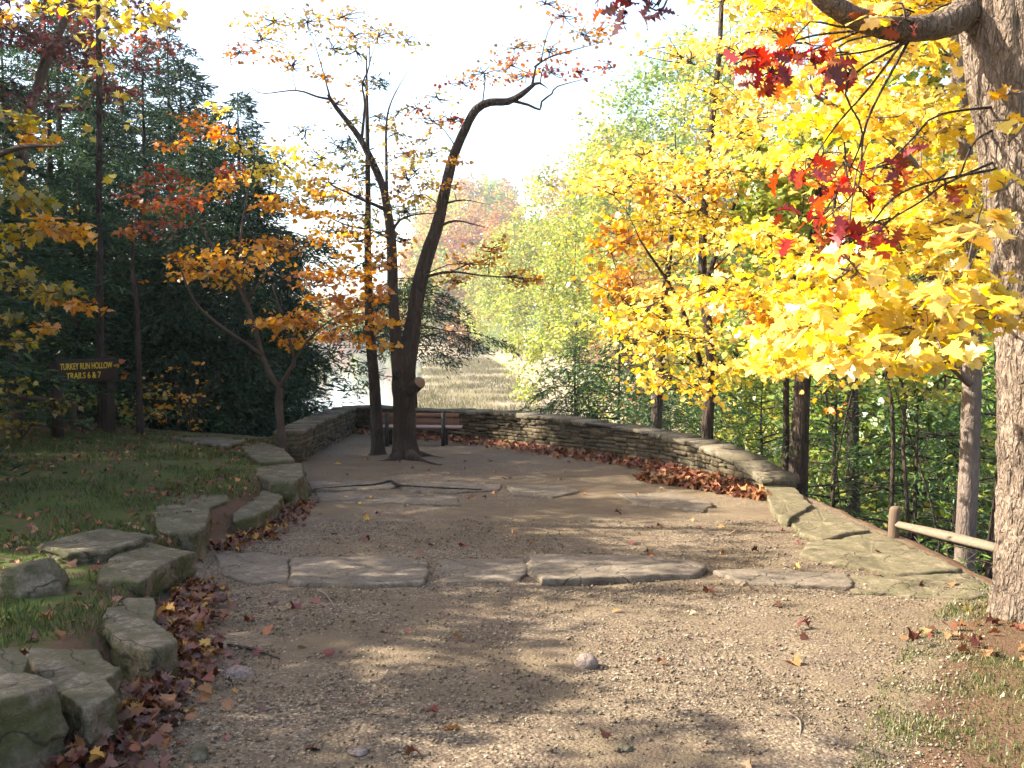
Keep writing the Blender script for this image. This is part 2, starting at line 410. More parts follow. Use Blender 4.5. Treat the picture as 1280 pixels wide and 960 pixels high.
bw = (hb_ - ml_) ; frac = np.clip(ml_ / np.maximum(ml_ - hb_, .1) + .07 * np.sin(flat[:, 1] * .19) + .05 * np.sin(flat[:, 1] * .43 + 1), 0, 1)
wsand = bar_ * 1.0
wmead = bar_ * ss(.02, .12, frac) * ss(.88, .66, frac) * ss(235, 215, flat[:, 1]) * (.62 + .55 * np.sin(flat[:, 1] * .16 + flat[:, 0] * .35) * np.sin(flat[:, 1] * .071 - flat[:, 0] * .21 + 1))
wmead = np.clip(wmead, 0, 1)
path_v = (wg > .5); lawn_v = (wgrass > .4) & ~path_v; bar_v = bar_
ny, nx = X.shape
I = (np.arange(ny - 1)[:, None] * nx + np.arange(nx - 1)[None]).ravel()
quads = np.stack([I, I + 1, I + nx + 1, I + nx], -1)
def pick_faces(mask): return mask[quads].mean(1) >= .5
fp, fl, fb = pick_faces(path_v), pick_faces(lawn_v), pick_faces(bar_v)
mixw = np.stack([wg, wgrass, wsand, wmead], -1)
def sheet(name, fm):
    q = quads[fm]; used, inv = np.unique(q.ravel(), return_inverse=True)
    me = bpy.data.meshes.new(name); v = flat[used]
    me.vertices.add(len(v)); me.vertices.foreach_set('co', v.astype(np.float32).ravel())
    me.loops.add(len(inv)); me.loops.foreach_set('vertex_index', inv.astype(np.int32))
    me.polygons.add(len(q)); me.polygons.foreach_set('loop_start', (np.arange(len(q)) * 4).astype(np.int32))
    me.polygons.foreach_set('use_smooth', np.ones(len(q), bool))
    a = me.attributes.new('mixw', 'FLOAT_COLOR', 'POINT'); a.data.foreach_set('color', mixw[used].astype(np.float32).ravel())
    me.update(calc_edges=True); me.materials.append(M['ground'])
    o = bpy.data.objects.new(name, me); COL.objects.link(o); tag(o, kind='structure'); return o
sheet('path', fp); sheet('lawn', fl & ~fp); sheet('sandbar', fb & ~fp & ~fl); sheet('ground', ~(fp | fl | fb))
mb = MB(); mb.add([(-140, 30, WATER), (60, 30, WATER), (60, 290, WATER), (-40, 420, WATER), (-120, 1200, WATER), (-700, 1200, WATER), (-140, 200, WATER)], [0, 1, 2, 3, 4, 5, 6], [7])
tag(mb.build('river', M['water']), kind='structure')

def inpath(x, y):
    return (np.interp(y, EY, EX) - x < .1) & (x - np.interp(y, RY, RX) < .2) & (outside(x, y) <= 0)

# loose gravel
N = 85000
yy = 3.2 + 7.2 * rng.random(N) ** 1.5; xx = rng.uniform(-2.6, 3.6, N)
keep = inpath(xx, yy) & (np.array([noise.noise(Vector((a * .9, b * .9, 3))) for a, b in zip(xx, yy)]) > rng.uniform(-.75, .3, N))
xx, yy = xx[keep], yy[keep]; n = len(xx)
r = rng.lognormal(math.log(.0050), .42, n).clip(.0026, .015)
octv = np.array([(1, 0, 0), (-.9, .2, 0), (0, 1, .1), (.1, -1, 0), (.1, 0, .75), (0, .1, -.7)])
octf = np.array([(0, 2, 4), (2, 1, 4), (1, 3, 4), (3, 0, 4), (2, 0, 5), (1, 2, 5), (3, 1, 5), (0, 3, 5)])
ang = rng.uniform(0, 6.28, n); sx = rng.uniform(.7, 1.5, n)
ov = octv[None] * np.stack([sx, np.ones(n), np.ones(n)], -1)[:, None] * r[:, None, None] * rng.uniform(.75, 1.25, (n, 6, 3))
ca, sa = np.cos(ang)[:, None], np.sin(ang)[:, None]
zz = G(xx, yy) + r * .25 + .004
pv = np.stack([ov[..., 0] * ca - ov[..., 1] * sa + xx[:, None], ov[..., 0] * sa + ov[..., 1] * ca + yy[:, None], ov[..., 2] + zz[:, None]], -1)
base = np.array([(.135, .10, .062), (.20, .155, .10), (.095, .068, .042), (.30, .245, .165), (.165, .115, .068)])[rng.integers(0, 5, n)] * rng.uniform(.75, 1.15, (n, 1))
mb = MB(); mb.add(pv.reshape(-1, 3), (octf[None] + (np.arange(n) * 6)[:, None, None]).ravel(), np.full(n * 8, 3), np.repeat(base, 8, 0))
tag(mb.build('gravel', M['pebble']), 'loose tan and grey gravel strewn over the foreground path', 'gravel', kind='stuff')

# grass blades
def blades(name, label, xs, ys, hmin, hmax, pal, w=.0032, cat='grass'):
    n = len(xs); z = G(xs, ys); h = rng.uniform(hmin, hmax, n); a = rng.uniform(0, 6.28, n); l = rng.uniform(.1, .7, n) * h
    b = np.stack([xs, ys, z - .005], -1); t = np.stack([np.cos(a), np.sin(a), 0 * a], -1); o = np.stack([-np.sin(a), np.cos(a), 0 * a], -1)
    m = b + o * (l * .4)[:, None] + np.stack([0 * a, 0 * a, h * .65], -1); e = b + o * l[:, None] + np.stack([0 * a, 0 * a, h], -1)
    W = (w * rng.uniform(.6, 1.3, n))[:, None]
    v = np.stack([b - t * W, b + t * W, m + t * W * .7, e, m - t * W * .7], 1)
    mb = MB(); mb.add(v.reshape(-1, 3), np.arange(n * 5), np.full(n, 5), pick(pal, n)); tag(mb.build(name, M['grass']), label, cat, kind='stuff')
def field(xs, ys, f, lo, hi): return np.array([noise.noise(Vector((a * f, b * f, 7.7))) for a, b in zip(xs, ys)]) > rng.uniform(lo, hi, len(xs))
PAL['blade'] = [(.06, .10, .02), (.09, .13, .03), (.05, .075, .02), (.14, .15, .04)]
PAL['dry'] = [(.15, .125, .06), (.11, .11, .05), (.21, .175, .09), (.085, .095, .042)]
PAL['verge'] = [(.11, .13, .035), (.15, .16, .05), (.20, .18, .08), (.08, .11, .03)]
N = 120000; ys = 3.6 + 14.4 * rng.random(N) ** 1.2; xs = np.interp(ys, EY, EX) - .15 - 8 * rng.random(N) ** 1.4
k = field(xs, ys, 1.8, -.35, .35); blades('lawn_grass', 'short mossy grass growing on the left bank behind the stones', xs[k], ys[k], .018, .07, 'blade')
N = 52000; ys = rng.uniform(2.8, 7.5, N); xs = np.interp(ys, RY, RX) - .25 + 2.3 * rng.random(N)
k = field(xs, ys, 2.2, -.45, .35) & (outside(xs, ys) <= 0); blades('verge_grass', 'sparse green grass around the foot of the large oak', xs[k], ys[k], .008, .034, 'verge')
N = 44000; ys = 52 + 190 * rng.random(N) ** 1.15; fr = rng.uniform(.03, .9, N)
xs = np.interp(ys, MLY, MLX) * (1 - fr) + np.interp(ys, HBY, HBX) * fr
k = field(xs, ys, .16, -.35, .35); blades('meadow_grass', 'dry tan and green grass covering the sandbar beside the river', xs[k], ys[k], .15, .6, 'dry', .03)

# fallen leaves
def litter(name, label, xs, ys, pal, size=.085, stack=.03, tm=None):
    n = len(xs); z = G(xs, ys) + .012 + rng.random(n) ** 2 * stack
    nr = np.stack([rng.normal(0, .45, n), rng.normal(0, .45, n), np.ones(n)], -1); tg = rng.normal(0, 1, (n, 3))
    mb = MB(); h = rng.random(n) < .6; c = pick(pal, n); sz = size * rng.uniform(.6, 1.25, n); p = np.stack([xs, ys, z], -1)
    curl = MAPLE.copy(); curl[:, 2] *= 2.6; okc = OAK.copy(); okc[:, 2] *= 2.2
    leaves(mb, p[h], nr[h], tg[h], sz[h], curl, c[h]); leaves(mb, p[~h], nr[~h], tg[~h], sz[~h] * 1.15, okc, c[~h])
    tag(mb.build(name, M['litter']), label, 'fallen leaves', kind='stuff')
def along(pts, n, spread, lo=0.0):
    pts = np.array(pts, float); seg = np.linalg.norm(np.diff(pts, axis=0), axis=1); cs = np.concatenate(([0], np.cumsum(seg)))
    t = rng.random(n) * cs[-1]; x = np.interp(t, cs, pts[:, 0]); y = np.interp(t, cs, pts[:, 1])
    return x, y, lo + np.abs(rng.normal(0, spread, n))
x, y, o = along([PG(95, 975)[:2], PG(165, 905)[:2], PG(215, 845)[:2], PG(222, 785)[:2], PG(246, 735)[:2]], 1700, .15, -.1)
litter('leaf_drift', 'drift of red and orange fallen leaves against the nearest bank stones', x + o, y, 'litterred', .062, .07)
x, y, o = along([PG(262, 690)[:2], PG(300, 672)[:2], PG(345, 645)[:2], PG(362, 628)[:2]], 620, .16, 0)
litter('leaf_drift', 'pocket of brown fallen leaves in front of the squared bank stone', x + o, y - .02, 'litterred', .062, .05)
WALL = [(-4.42, 25.82, .68), (-3.93, 25.3, .68), (-2.26, 23.6, .68), (-.34, 21.4, .70), (1.19, 18.7, .66), (2.45, 16.35, .56), (3.0, 14.3, .42), (3.3, 12.7, .2)]
x, y, o = along([(w[0], w[1]) for w in WALL], 2600, .30, .02)
litter('leaf_drift', 'long drift of brown fallen leaves along the foot of the curved wall', x - o * .6, y - o * .75, 'litter', .1, .06)
x, y, o = along([PG(800, 600)[:2], PG(870, 612)[:2], PG(960, 628)[:2]], 420, .2, 0)
litter('leaf_drift', 'orange brown leaf heap at the low end of the curved wall', x, y + o * .4, 'litter', .1, .08)
N = 5200; y = rng.uniform(4, 18, N); x = np.interp(y, EY, EX) - .1 - 7 * rng.random(N) ** 1.2; k = field(x, y, .8, -.5, .5)
litter('scattered_leaves', 'fallen leaves scattered over the mossy left bank', x[k], y[k], 'litter', .06, .02)
N = 170; y = 3.4 + 14 * rng.random(N) ** 1.4; x = rng.uniform(-3.0, 3.4, N); k = inpath(x, y)
PAL['stray'] = PAL['litter'] + [(.55, .32, .03), (.20, .06, .06), (.36, .22, .08), (.30, .2, .12)]
litter('scattered_leaves', 'single leaves scattered over the gravel path', x[k], y[k], 'stray', .07, .004)
x, y, o = along([(2.3, 5.6), (3.0, 6.0), (3.6, 5.6)], 46, .35, -.2)
litter('scattered_leaves', 'reddish curled leaves lying in the grass near the large oak', x, y - o, 'litter', .065, .02)

# ------------------------------------------------------------------ stones
def slab(name, label, px, h, mat, cat='stone', group=None, depth=.3, flare=.02, layers=3, rough=.012, mseg=80, absz=None):
    """flat stone: outline of its top surface, h above the terrace slope, sides layered like sandstone"""
    o = np.array([PG(a, b, h) for a, b in px])
    c = o.mean(0)
    d = np.diff(np.vstack([o, o[:1]]), axis=0); L = np.linalg.norm(d, axis=1); cs = np.concatenate(([0], np.cumsum(L)))
    t = np.linspace(0, cs[-1], mseg, endpoint=False); oo = np.vstack([o, o[:1]])
    ring = np.stack([np.interp(t, cs, oo[:, i]) for i in range(3)], -1)
    sd = random.random() * 50
    def nz(p, f, k=0): return noise.fractal(Vector((p[0] * f + sd, p[1] * f + k, p[2] * f)), 1, 2, 4)
    dirs = ring - c; dirs[:, 2] = 0; rad = np.linalg.norm(dirs, axis=1); dirs = norm(dirs)
    ring = ring + dirs * np.array([nz(p, 6) for p in ring])[:, None] * .025 + dirs * np.array([nz(p, 26, 3) for p in ring])[:, None] * .010
    rings = []
    for f_, dz in ((.2, 0), (.4, 0), (.58, 0), (.74, 0), (.87, 0), (.955, -.001), (.99, -.005), (1.003, -.017)):
        q = c + (ring - c) * f_; q[:, 2] += dz + np.array([nz(p, 3.5, 9) for p in q]) * rough; rings.append(q)
    hh = depth
    for i in range(1, layers * 2 + 1):
        z = -.018 - hh * i / (layers * 2)
        q = ring.copy() + dirs * (flare * i / layers + (0.010 if i % 2 else -.014) + np.array([nz((p[0], p[1], i // 2 * 3), 5, i // 2 * 7) for p in ring])[:, None] * .035)
        q[:, 2] += z; rings.append(q)
    v = np.vstack([c[None] + [[0, 0, rough * .3]]] + rings); n = mseg
    f = [(0, 1 + j, 1 + (j + 1) % n) for j in range(n)]; cnt = [3] * n
    idx = [q for t_ in f for q in t_]
    for i in range(len(rings) - 1):
        a = 1 + i * n
        for j in range(n): k = (j + 1) % n; idx += [a + j, a + n + j, a + n + k, a + k]; cnt.append(4)
    mb = MB(); mb.add(v, idx, cnt)
    ob = mb.build(name, mat, None, c); return tag(ob, label, cat, group)

bankg = 'stones edging the left bank'
for lab, h, dep, px in [
 ('largest bank boulder with sloping top, cut by the lower left corner', .36, .42, [(-70, 815), (20, 809), (36, 822), (28, 838), (62, 848), (68, 854), (25, 870), (-70, 890)]),
 ('pale cracked slab right beside the largest boulder at lower left', .25, .32, [(25, 809), (124, 813), (134, 825), (150, 834), (131, 847), (145, 864), (110, 886), (70, 862), (45, 835)]),
 ('smooth curved slab between the cracked slab and the thick wedge stone', .22, .3, [(131, 758), (156, 747), (193, 744), (195, 762), (191, 772), (223, 801), (191, 813), (142, 797), (131, 776)]),
 ('thick wedge stone pointing at the path beside the first step', .30, .34, [(120, 716), (152, 680), (184, 678), (244, 689), (198, 708), (177, 726), (124, 722)]),
 ('thin dark flagstone sunk in the moss above the wedge stone', .36, .12, [(46, 678), (127, 659), (193, 668), (134, 687), (85, 692)]),
 ('tall squared block with a mossy front corner above the leaf pocket', .34, .36, [(193, 641), (198, 625), (240, 615), (283, 618), (287, 625), (263, 632), (258, 655), (243, 664), (197, 662)]),
 ('low flat stone between the squared block and the stacked ledge', .22, .28, [(288, 622), (300, 612), (340, 610), (354, 620), (340, 634), (318, 645), (292, 648)]),
 ('layered ledge stone jutting into the path below the sapling', .38, .40, [(322, 580), (354, 574), (379, 580), (379, 594), (368, 601), (340, 601), (319, 594)]),
 ('flat ledge stone at the foot of the small maple sapling', .44, .3, [(301, 558), (329, 553), (354, 560), (368, 574), (326, 578), (312, 569)]),
 ('farthest flat stone on the crest of the left lawn', .50, .2, [(210, 546), (276, 546), (305, 550), (283, 557), (230, 551)]),
 ('small stone wedged under the layered ledge near the path', .12, .2, [(366, 603), (384, 602), (388, 610), (372, 615)]),
 ]:
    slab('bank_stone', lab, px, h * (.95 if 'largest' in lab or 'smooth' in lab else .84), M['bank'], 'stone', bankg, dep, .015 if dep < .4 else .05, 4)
stepg = 'flagstone steps across the path'
for lab, h, px in [
 ('nearer step, leftmost pale slab beside the leaf pocket', .02, [(268, 693), (330, 690), (362, 694), (360, 725), (310, 728), (280, 718)]),
 ('nearer step, long slab left of centre with a broken right end', .04, [(365, 696), (470, 694), (533, 700), (537, 712), (530, 727), (440, 729), (362, 727)]),
 ('nearer step, worn slab half sunk in the middle of the path', .015, [(548, 699), (655, 697), (660, 712), (650, 725), (560, 728), (541, 716)]),
 ('nearer step, slab right of centre with a raised near left corner', .055, [(662, 693), (760, 692), (850, 697), (885, 705), (870, 716), (760, 720), (680, 724), (662, 708)]),
 ('nearer step, dull slab right of the raised corner slab', .03, [(890, 712), (960, 711), (1062, 716), (1066, 733), (930, 728)]),
 ('farther step, narrow slab next to the layered ledge', .03, [(385, 601), (440, 599), (497, 603), (490, 610), (420, 612), (388, 611)]),
 ('farther step, central slab crossed by the fallen stick', .03, [(500, 604), (560, 601), (628, 604), (625, 611), (570, 615), (502, 612)]),
 ('farther step, slab right of the central slab', .025, [(632, 606), (700, 606), (725, 613), (690, 621), (640, 618)]),
 ('farther step, broad sunken slab nearest the curved wall', .03, [(770, 616), (850, 617), (893, 628), (880, 638), (800, 630)]),
 ('farther step, front slab below the fallen stick', .015, [(395, 615), (480, 617), (570, 619), (575, 631), (480, 628), (400, 626)]),
 ]:
    slab('step_stone', lab, px, h, M['slab'], 'step', stepg, .18, .0, 3, .008)
kerbg = 'mossy kerb stones on the right edge'
for lab, h, px in [
 ('kerb stone butting against the low end of the curved wall', .09, [(955, 608), (994, 609), (1014, 630), (985, 649), (968, 640), (960, 622)]),
 ('mossy kerb stone second from the curved wall', .045, [(986, 651), (1017, 631), (1050, 646), (1090, 663), (1028, 672), (1000, 664)]),
 ('widest mossy kerb flagstone, beside the rail fence post', .03, [(1010, 676), (1094, 665), (1160, 692), (1205, 712), (1120, 716), (1050, 705), (1000, 692)]),
 ('mossy kerb slab nearest the large oak', .018, [(1055, 718), (1130, 719), (1210, 715), (1245, 741), (1215, 748), (1150, 745), (1065, 739)]),
 ]:
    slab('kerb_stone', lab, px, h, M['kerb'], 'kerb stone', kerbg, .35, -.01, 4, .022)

def rock(name, label, c, r, mat, group=None, seed=0, k=.22, subdiv=(24, 14)):
    nu, nv = subdiv; v = []; r = np.array(r)
    for j in range(nv + 1):
        ph = math.pi * j / nv
        for i in range(nu):
            t = 2 * math.pi * i / nu; p = np.array((math.sin(ph) * math.cos(t), math.sin(ph) * math.sin(t), math.cos(ph)))
            q = 1 + k * noise.fractal(Vector(p * 1.5) + Vector((seed, 0, 0)), 1, 2, 4); v.append(c + p * r * q)
    idx = []; cnt = []
    for j in range(nv):
        for i in range(nu): a = j * nu + i; b = j * nu + (i + 1) % nu; idx += [a, a + nu, b + nu, b]; cnt.append(4)
    mb = MB(); mb.add(np.array(v), idx, cnt); return tag(mb.build(name, mat, None, c, True), label, 'rock', group)
def on(px, py, dz=0.0):
    p = PG(px, py); return np.array((p[0], p[1], g(p[0], p[1]) + dz))
p = PG(38, 742, .18); rock('boulder', 'grey rounded boulder on the moss at the left edge', np.array((p[0], p[1], p[2] + .03)), (.24, .2, .17), M['bank'], None, 3, .35)
rock('rock', 'round pinkish rock standing in the middle of the gravel', on(733, 834, .025), (.062, .055, .05), M['rock'], 'loose rocks on the path', 8, .12)
rock('rock', 'flat brown rock half buried near the left leaf drift', on(298, 842, .0), (.085, .07, .04), M['rock'], 'loose rocks on the path', 13, .2)
rock('rock', 'small grey rock at the bottom edge beside the leaf drift', on(248, 950, .015), (.04, .05, .045), M['bank'], 'loose rocks on the path', 21, .2)
rock('rock', 'small flat pale rock below the centre near the bottom edge', on(448, 940, .006), (.04, .035, .018), M['rock'], 'loose rocks on the path', 31, .2)
rock('rock', 'small grey rock near the bottom edge right of the centre', on(780, 936, .006), (.035, .03, .02), M['bank'], 'loose rocks on the path', 44, .2)

def stick(label, pts, r, mat='twig'):
    q = [(*on(a, b, r * .6 + dz), r * k) for a, b, dz, k in pts]
    mb = MB(); tube(mb, q, 6, .05); tag(mb.build('fallen_stick', M[mat], None, q[0][:3], True), label, 'stick', 'sticks lying on the path')
stick('dark knotted stick lying along the farther stone step', [(393, 614, .03, .6), (440, 611, .03, .9), (470, 609, .03, 1.0), (488, 606, .04, 1.6), (500, 610, .03, 1.7), (545, 613, .03, .8), (602, 616, .03, .6)], .014, 'darkbark')
stick('short pale twig just in front of the left step slab', [(397, 739, 0, 1), (408, 748, .01, .9), (419, 762, 0, .7)], .008)
stick('dark twig on the gravel right of the left leaf drift', [(285, 806, 0, 1), (318, 813, .01, .9), (350, 824, 0, .5)], .010, 'darkbark')
stick('crooked dry twig at the lower right of the gravel', [(985, 893, 0, 1), (1000, 908, .01, .9), (998, 930, 0, .7), (985, 950, 0, .5)], .005)

# ------------------------------------------------------------------ stone walls
def wall(name, label, pts, thick, up0=0):
    pts = np.array(pts, float); seg = np.linalg.norm(np.diff(pts[:, :2], axis=0), axis=1); cs = np.concatenate(([0], np.cumsum(seg))); L = cs[-1]
    fine = catmull(np.c_[pts[:, :2], pts[:, 2], np.ones(len(pts))], .1); fs = np.concatenate(([0], np.cumsum(np.linalg.norm(np.diff(fine[:, :2], axis=0), axis=1)))); L = fs[-1]
    def at(s):
        x = np.interp(s, fs, fine[:, 0]); y = np.interp(s, fs, fine[:, 1]); h = np.interp(s, fs, fine[:, 2])
        e = .05; dx = np.interp(s + e, fs, fine[:, 0]) - np.interp(s - e, fs, fine[:, 0]); dy = np.interp(s + e, fs, fine[:, 1]) - np.interp(s - e, fs, fine[:, 1])
        l = math.hypot(dx, dy) + 1e-9; return x, y, h, dx / l, dy / l
    def inner(s): x, y, *_ = at(s); return x, y
    base0 = (pts[0][0], pts[0][1], -.05 * pts[0][1])
    root = empty(name, base0, label, 'wall')
    def block(mb, s0, s1, z0, z1, off0, off1, tint, ch=.012, jig=.008, rel=False):
        v = []
        for s in (s0, s1):
            x, y, h, tx, ty = at(s); nx_, ny_ = -ty, tx      # outward is left of the path direction
            zb = -.05 * y - .04
            for o in (off0, off1):
                for z in (z0, z1): v.append((x + nx_ * o, y + ny_ * o, zb + z + (h if rel else 0)))
        v = np.array(v) + rng.normal(0, jig, (8, 3))
        # bevelled inner face: push an inset quad out
        f = [0, 4, 5, 1]; fc = v[f].mean(0); x, y, h, tx, ty = at((s0 + s1) / 2); outn = np.array((ty, -tx, 0))
        ins = fc + (v[f] - fc) * .86 + outn * (ch + rng.uniform(0, .014)); vv = np.vstack([v, ins])
        faces = [(8, 9, 10, 11), (0, 4, 9, 8), (4, 5, 10, 9), (5, 1, 11, 10), (1, 0, 8, 11), (2, 3, 7, 6), (1, 5, 7, 3), (0, 2, 6, 4), (0, 1, 3, 2), (4, 6, 7, 5)]
        mb.add(vv, [q for t in faces for q in t], [4] * len(faces), tint)
    cols = np.array([(.50, .47, .42), (.40, .37, .33), (.58, .53, .44), (.34, .32, .30), (.50, .42, .33), (.62, .58, .52)])
    mbw = MB(); z = 0.0
    hmax = pts[:, 2].max() - .06
    while z < hmax:
        ch = rng.uniform(.042, .092); s = -rng.uniform(0, .2)
        while s < L:
            l = rng.uniform(.16, .55); e = min(s + l, L); m_ = at(min(max((s + e) / 2, 0), L)); top = m_[2] - .05
            if z < top - .02:
                z1 = min(z + ch, top); gap = .007
                block(mbw, max(s, 0) + gap, e - gap, z + .003, z1 - .003, rng.uniform(-.02, .022), thick + rng.uniform(-.02, .02), cols[rng.integers(0, 6)] * rng.uniform(.8, 1.15))
            s += l
        z += ch
    # core tinted dark so the gaps between stones read as shadow
    mbc = MB(); s = 0; k = int(L / .3) + 1; S = np.linspace(.02, L - .02, k)
    for a, b in zip(S[:-1], S[1:]):
        hh = min(at(a)[2], at(b)[2]) - .08
        if hh > .05: block(mbc, a, b - .001, -.2, hh, .045, thick - .05, (.25, .22, .18), 0, 0)
    core = mbc.build('dark_core', M['wall'], root, base0)
    mbw.build('masonry', M['wall'], root, base0)
    mbp = MB(); s = 0
    while s < L - .1:
        l = rng.uniform(.35, .8); e = min(s + l, L); hh = at((s + e) / 2)[2] + 0
        if hh > .12: block(mbp, s + .006, e - .006, -.05, rng.uniform(.005, .03), -.04 + rng.uniform(-.025, .025), thick + .05, cols[rng.integers(0, 6)] * rng.uniform(.9, 1.2), .006, .010, True)
        s += l
    mbp.build('coping', M['cap'], root, base0)
    return root
wall('stone_wall', 'long curved dry stone wall closing the terrace behind the bench', WALL, .42)
wall('stone_wall', 'straight stone wall with stepped top left of the tree trunks', [(-3.62, 16.9, .56), (-3.72, 18.5, .60), (-3.84, 21, .64), (-3.98, 25.2, .68)], .42)

# ------------------------------------------------------------------ bench
def box(mb, c, s, rx=0.0, bev=.004, tint=(.5, .5, .5)):
    hx, hy, hz = [q / 2 for q in s]; b = min(bev, hx * .5, hy * .5, hz * .5); v = []
    for x in (-1, 1):
        for y in (-1, 1):
            for z in (-1, 1):
                v += [(x * (hx - b), y * (hy - b), z * hz), (x * (hx - b), y * hy, z * (hz - b)), (x * hx, y * (hy - b), z * (hz - b))]
    import bmesh
    bm = bmesh.new(); [bm.verts.new(q) for q in v]; bmesh.ops.convex_hull(bm, input=bm.verts); bm.verts.index_update()
    bmesh.ops.dissolve_limit(bm, angle_limit=.02, verts=bm.verts, edges=bm.edges); bm.verts.index_update()
    vv = np.array([q.co for q in bm.verts]); cr, sr = math.cos(rx), math.sin(rx)
    vv = np.stack([vv[:, 0], vv[:, 1] * cr - vv[:, 2] * sr, vv[:, 1] * sr + vv[:, 2] * cr], -1) + np.array(c)
    mb.add(vv, [q.index for f in bm.faces for q in f.verts], [len(f.verts) for f in bm.faces], tint); bm.free()
bx, by = -2.02, 20.6
bench = empty('park_bench', (bx, by, g(bx, by)), 'brown slatted bench on black posts facing the river behind the twin trunk', 'bench', None, math.radians(-4)); bench.scale = (.96, .96, .84)
for i, (yy_, zz_, w_) in enumerate(((.02, .78, .10), (.05, .62, .15))):
    m_ = MB(); box(m_, (0, yy_, zz_), (1.9, .035, w_), math.radians(-9)); m_.build('backrest_slat', M['slat'], bench)
for i in range(3):
    m_ = MB(); box(m_, (0, .17 + i * .15, .445 + .004 * i), (1.96, .135, .04), 0); m_.build('seat_slat', M['slat'], bench)
for sx_ in (-.62, .62):
    m_ = MB(); box(m_, (sx_, -.03, .42), (.085, .05, .84), math.radians(-6)); box(m_, (sx_, .27, .405), (.08, .5, .035)); box(m_, (sx_, .40, .19), (.08, .06, .39)); m_.build('leg_frame', M['iron'], bench)

# ------------------------------------------------------------------ trail sign
def text_mesh(body, size, sxs=1.0):
    cu = bpy.data.curves.new('lettering', 'FONT'); cu.body = body; cu.size = size; cu.extrude = .003; cu.offset = .0025; cu.align_x = 'CENTER'; cu.align_y = 'CENTER'
    t = bpy.data.objects.new('tmp', cu); COL.objects.link(t); dg = bpy.context.evaluated_depsgraph_get()
    me = bpy.data.meshes.new_from_object(t.evaluated_get(dg)); bpy.data.objects.remove(t)
    for v in me.vertices: v.co.x *= sxs
    return me
pl = P(72, 545, 16.7); pr = P(137, 546, 17.5)
sgn = empty('trail_sign', (pl[0], pl[1], g(pl[0], pl[1])), 'dark wooden trail sign with yellow letters on two posts', 'sign', None, math.atan2(pr[1] - pl[1], pr[0] - pl[0]))
Ls = math.hypot(pr[0] - pl[0], pr[1] - pl[1]); zb = g(pl[0], pl[1]); 
ztop = P(72, 452, 16.7)[2] - zb; zc = P(105, 463, 17.1)[2] - zb
for x_, t_ in ((0, ztop), (Ls, ztop + .06)):
    m_ = MB(); box(m_, (x_, 0, t_ / 2 - .1), (.16, .16, t_ + .2), 0, .015); m_.build('post', M['signwood'], sgn)
m_ = MB(); box(m_, (Ls * .53, -.105, zc), (Ls * 1.18, .05, .40), 0, .01); brd = m_.build('board', M['signwood'], sgn)
for tx_, z_, sz_, k_, xo in (('TURKEY RUN HOLLOW', .075, .150, .70, -.0), ('TRAILS 6 & 7', -.085, .150, .70, -.06)):
    me = text_mesh(tx_, sz_, k_); xs_ = [v.co.x for v in me.vertices]; wd = max(xs_) - min(xs_); tgt = Ls * (1.0 if z_ > 0 else .66)
    for v in me.vertices: v.co.x *= tgt / wd
    o = bpy.data.objects.new('lettering', me); me.materials.append(M['yellowpaint']); COL.objects.link(o); o.parent = sgn
    o.location = (Ls * .5 + xo, -.134, zc + z_); o.rotation_euler = (math.pi / 2, 0, 0)
ar = np.array([(0, .018), (.07, .018), (.07, .04), (.12, 0), (.07, -.04), (.07, -.018), (0, -.018)]); m_ = MB()
ins = np.array([(.012, .006), (.08, .006), (.08, .017), (.103, 0), (.08, -.017), (.08, -.006), (.012, -.006)])
vv = np.vstack([np.c_[ar[:, 0], np.zeros(7), ar[:, 1]], np.c_[ins[:, 0], np.zeros(7), ins[:, 1]]]) + [Ls * 1.03, -.135, zc + .07]
m_.add(vv, [q for i in range(7) for q in (i, (i + 1) % 7, 7 + (i + 1) % 7, 7 + i)], [4] * 7); m_.build('arrow', M['yellowpaint'], sgn)

# ------------------------------------------------------------------ fences
def rails(name, label, posts, rail_pts, hpost, rp=.075):
    b = (posts[0][0], posts[0][1], g(posts[0][0], posts[0][1])); root = empty(name, b, label, 'fence')
    for p_ in posts:
        m_ = MB(); z0 = g(p_[0], p_[1]); H = p_[2]
        tube(m_, [(p_[0], p_[1], z0 - .3, rp), (p_[0], p_[1], (z0 + H) / 2, rp * 1.03), (p_[0] + .01, p_[1], H - .03, rp), (p_[0] + .01, p_[1], H, rp * .6)], 10, .3); m_.build('post', M['post'], root, b)
    for r_ in rail_pts:
        m_ = MB(); tube(m_, r_, 4, .3); m_.build('rail', M['fence' if 'oak' in label else 'post'], root, b)
p0 = P(1118, 633, 9.3); p1 = P(1118, 655, 9.3); p2 = P(1262, 690, 8.0); p3 = P(1420, 730, 7.0)
rails('rail_fence', 'weathered split rail fence running behind the large oak', [(p0[0], p0[1], p0[2]), (p2[0], p2[1], p2[2] + .18)], [[(*p1, .035), (*((p1 + p2) / 2), .052), (*p2, .045)], [(*(p2 + [0, 0, .02]), .04), (*p3, .05)]], .6, .052)
q0 = P(90, 500, 18.3); q1 = P(70, 503, 17.0); q2 = P(-20, 487, 16.6)
rails('rail_fence', 'dark split rail fence left of the trail sign', [(q0[0], q0[1], q0[2]), (q2[0], q2[1], q2[2] + .2)], [[(*q1, .05), (*((q1 + q2) / 2), .06), (*q2, .05)]], .8)

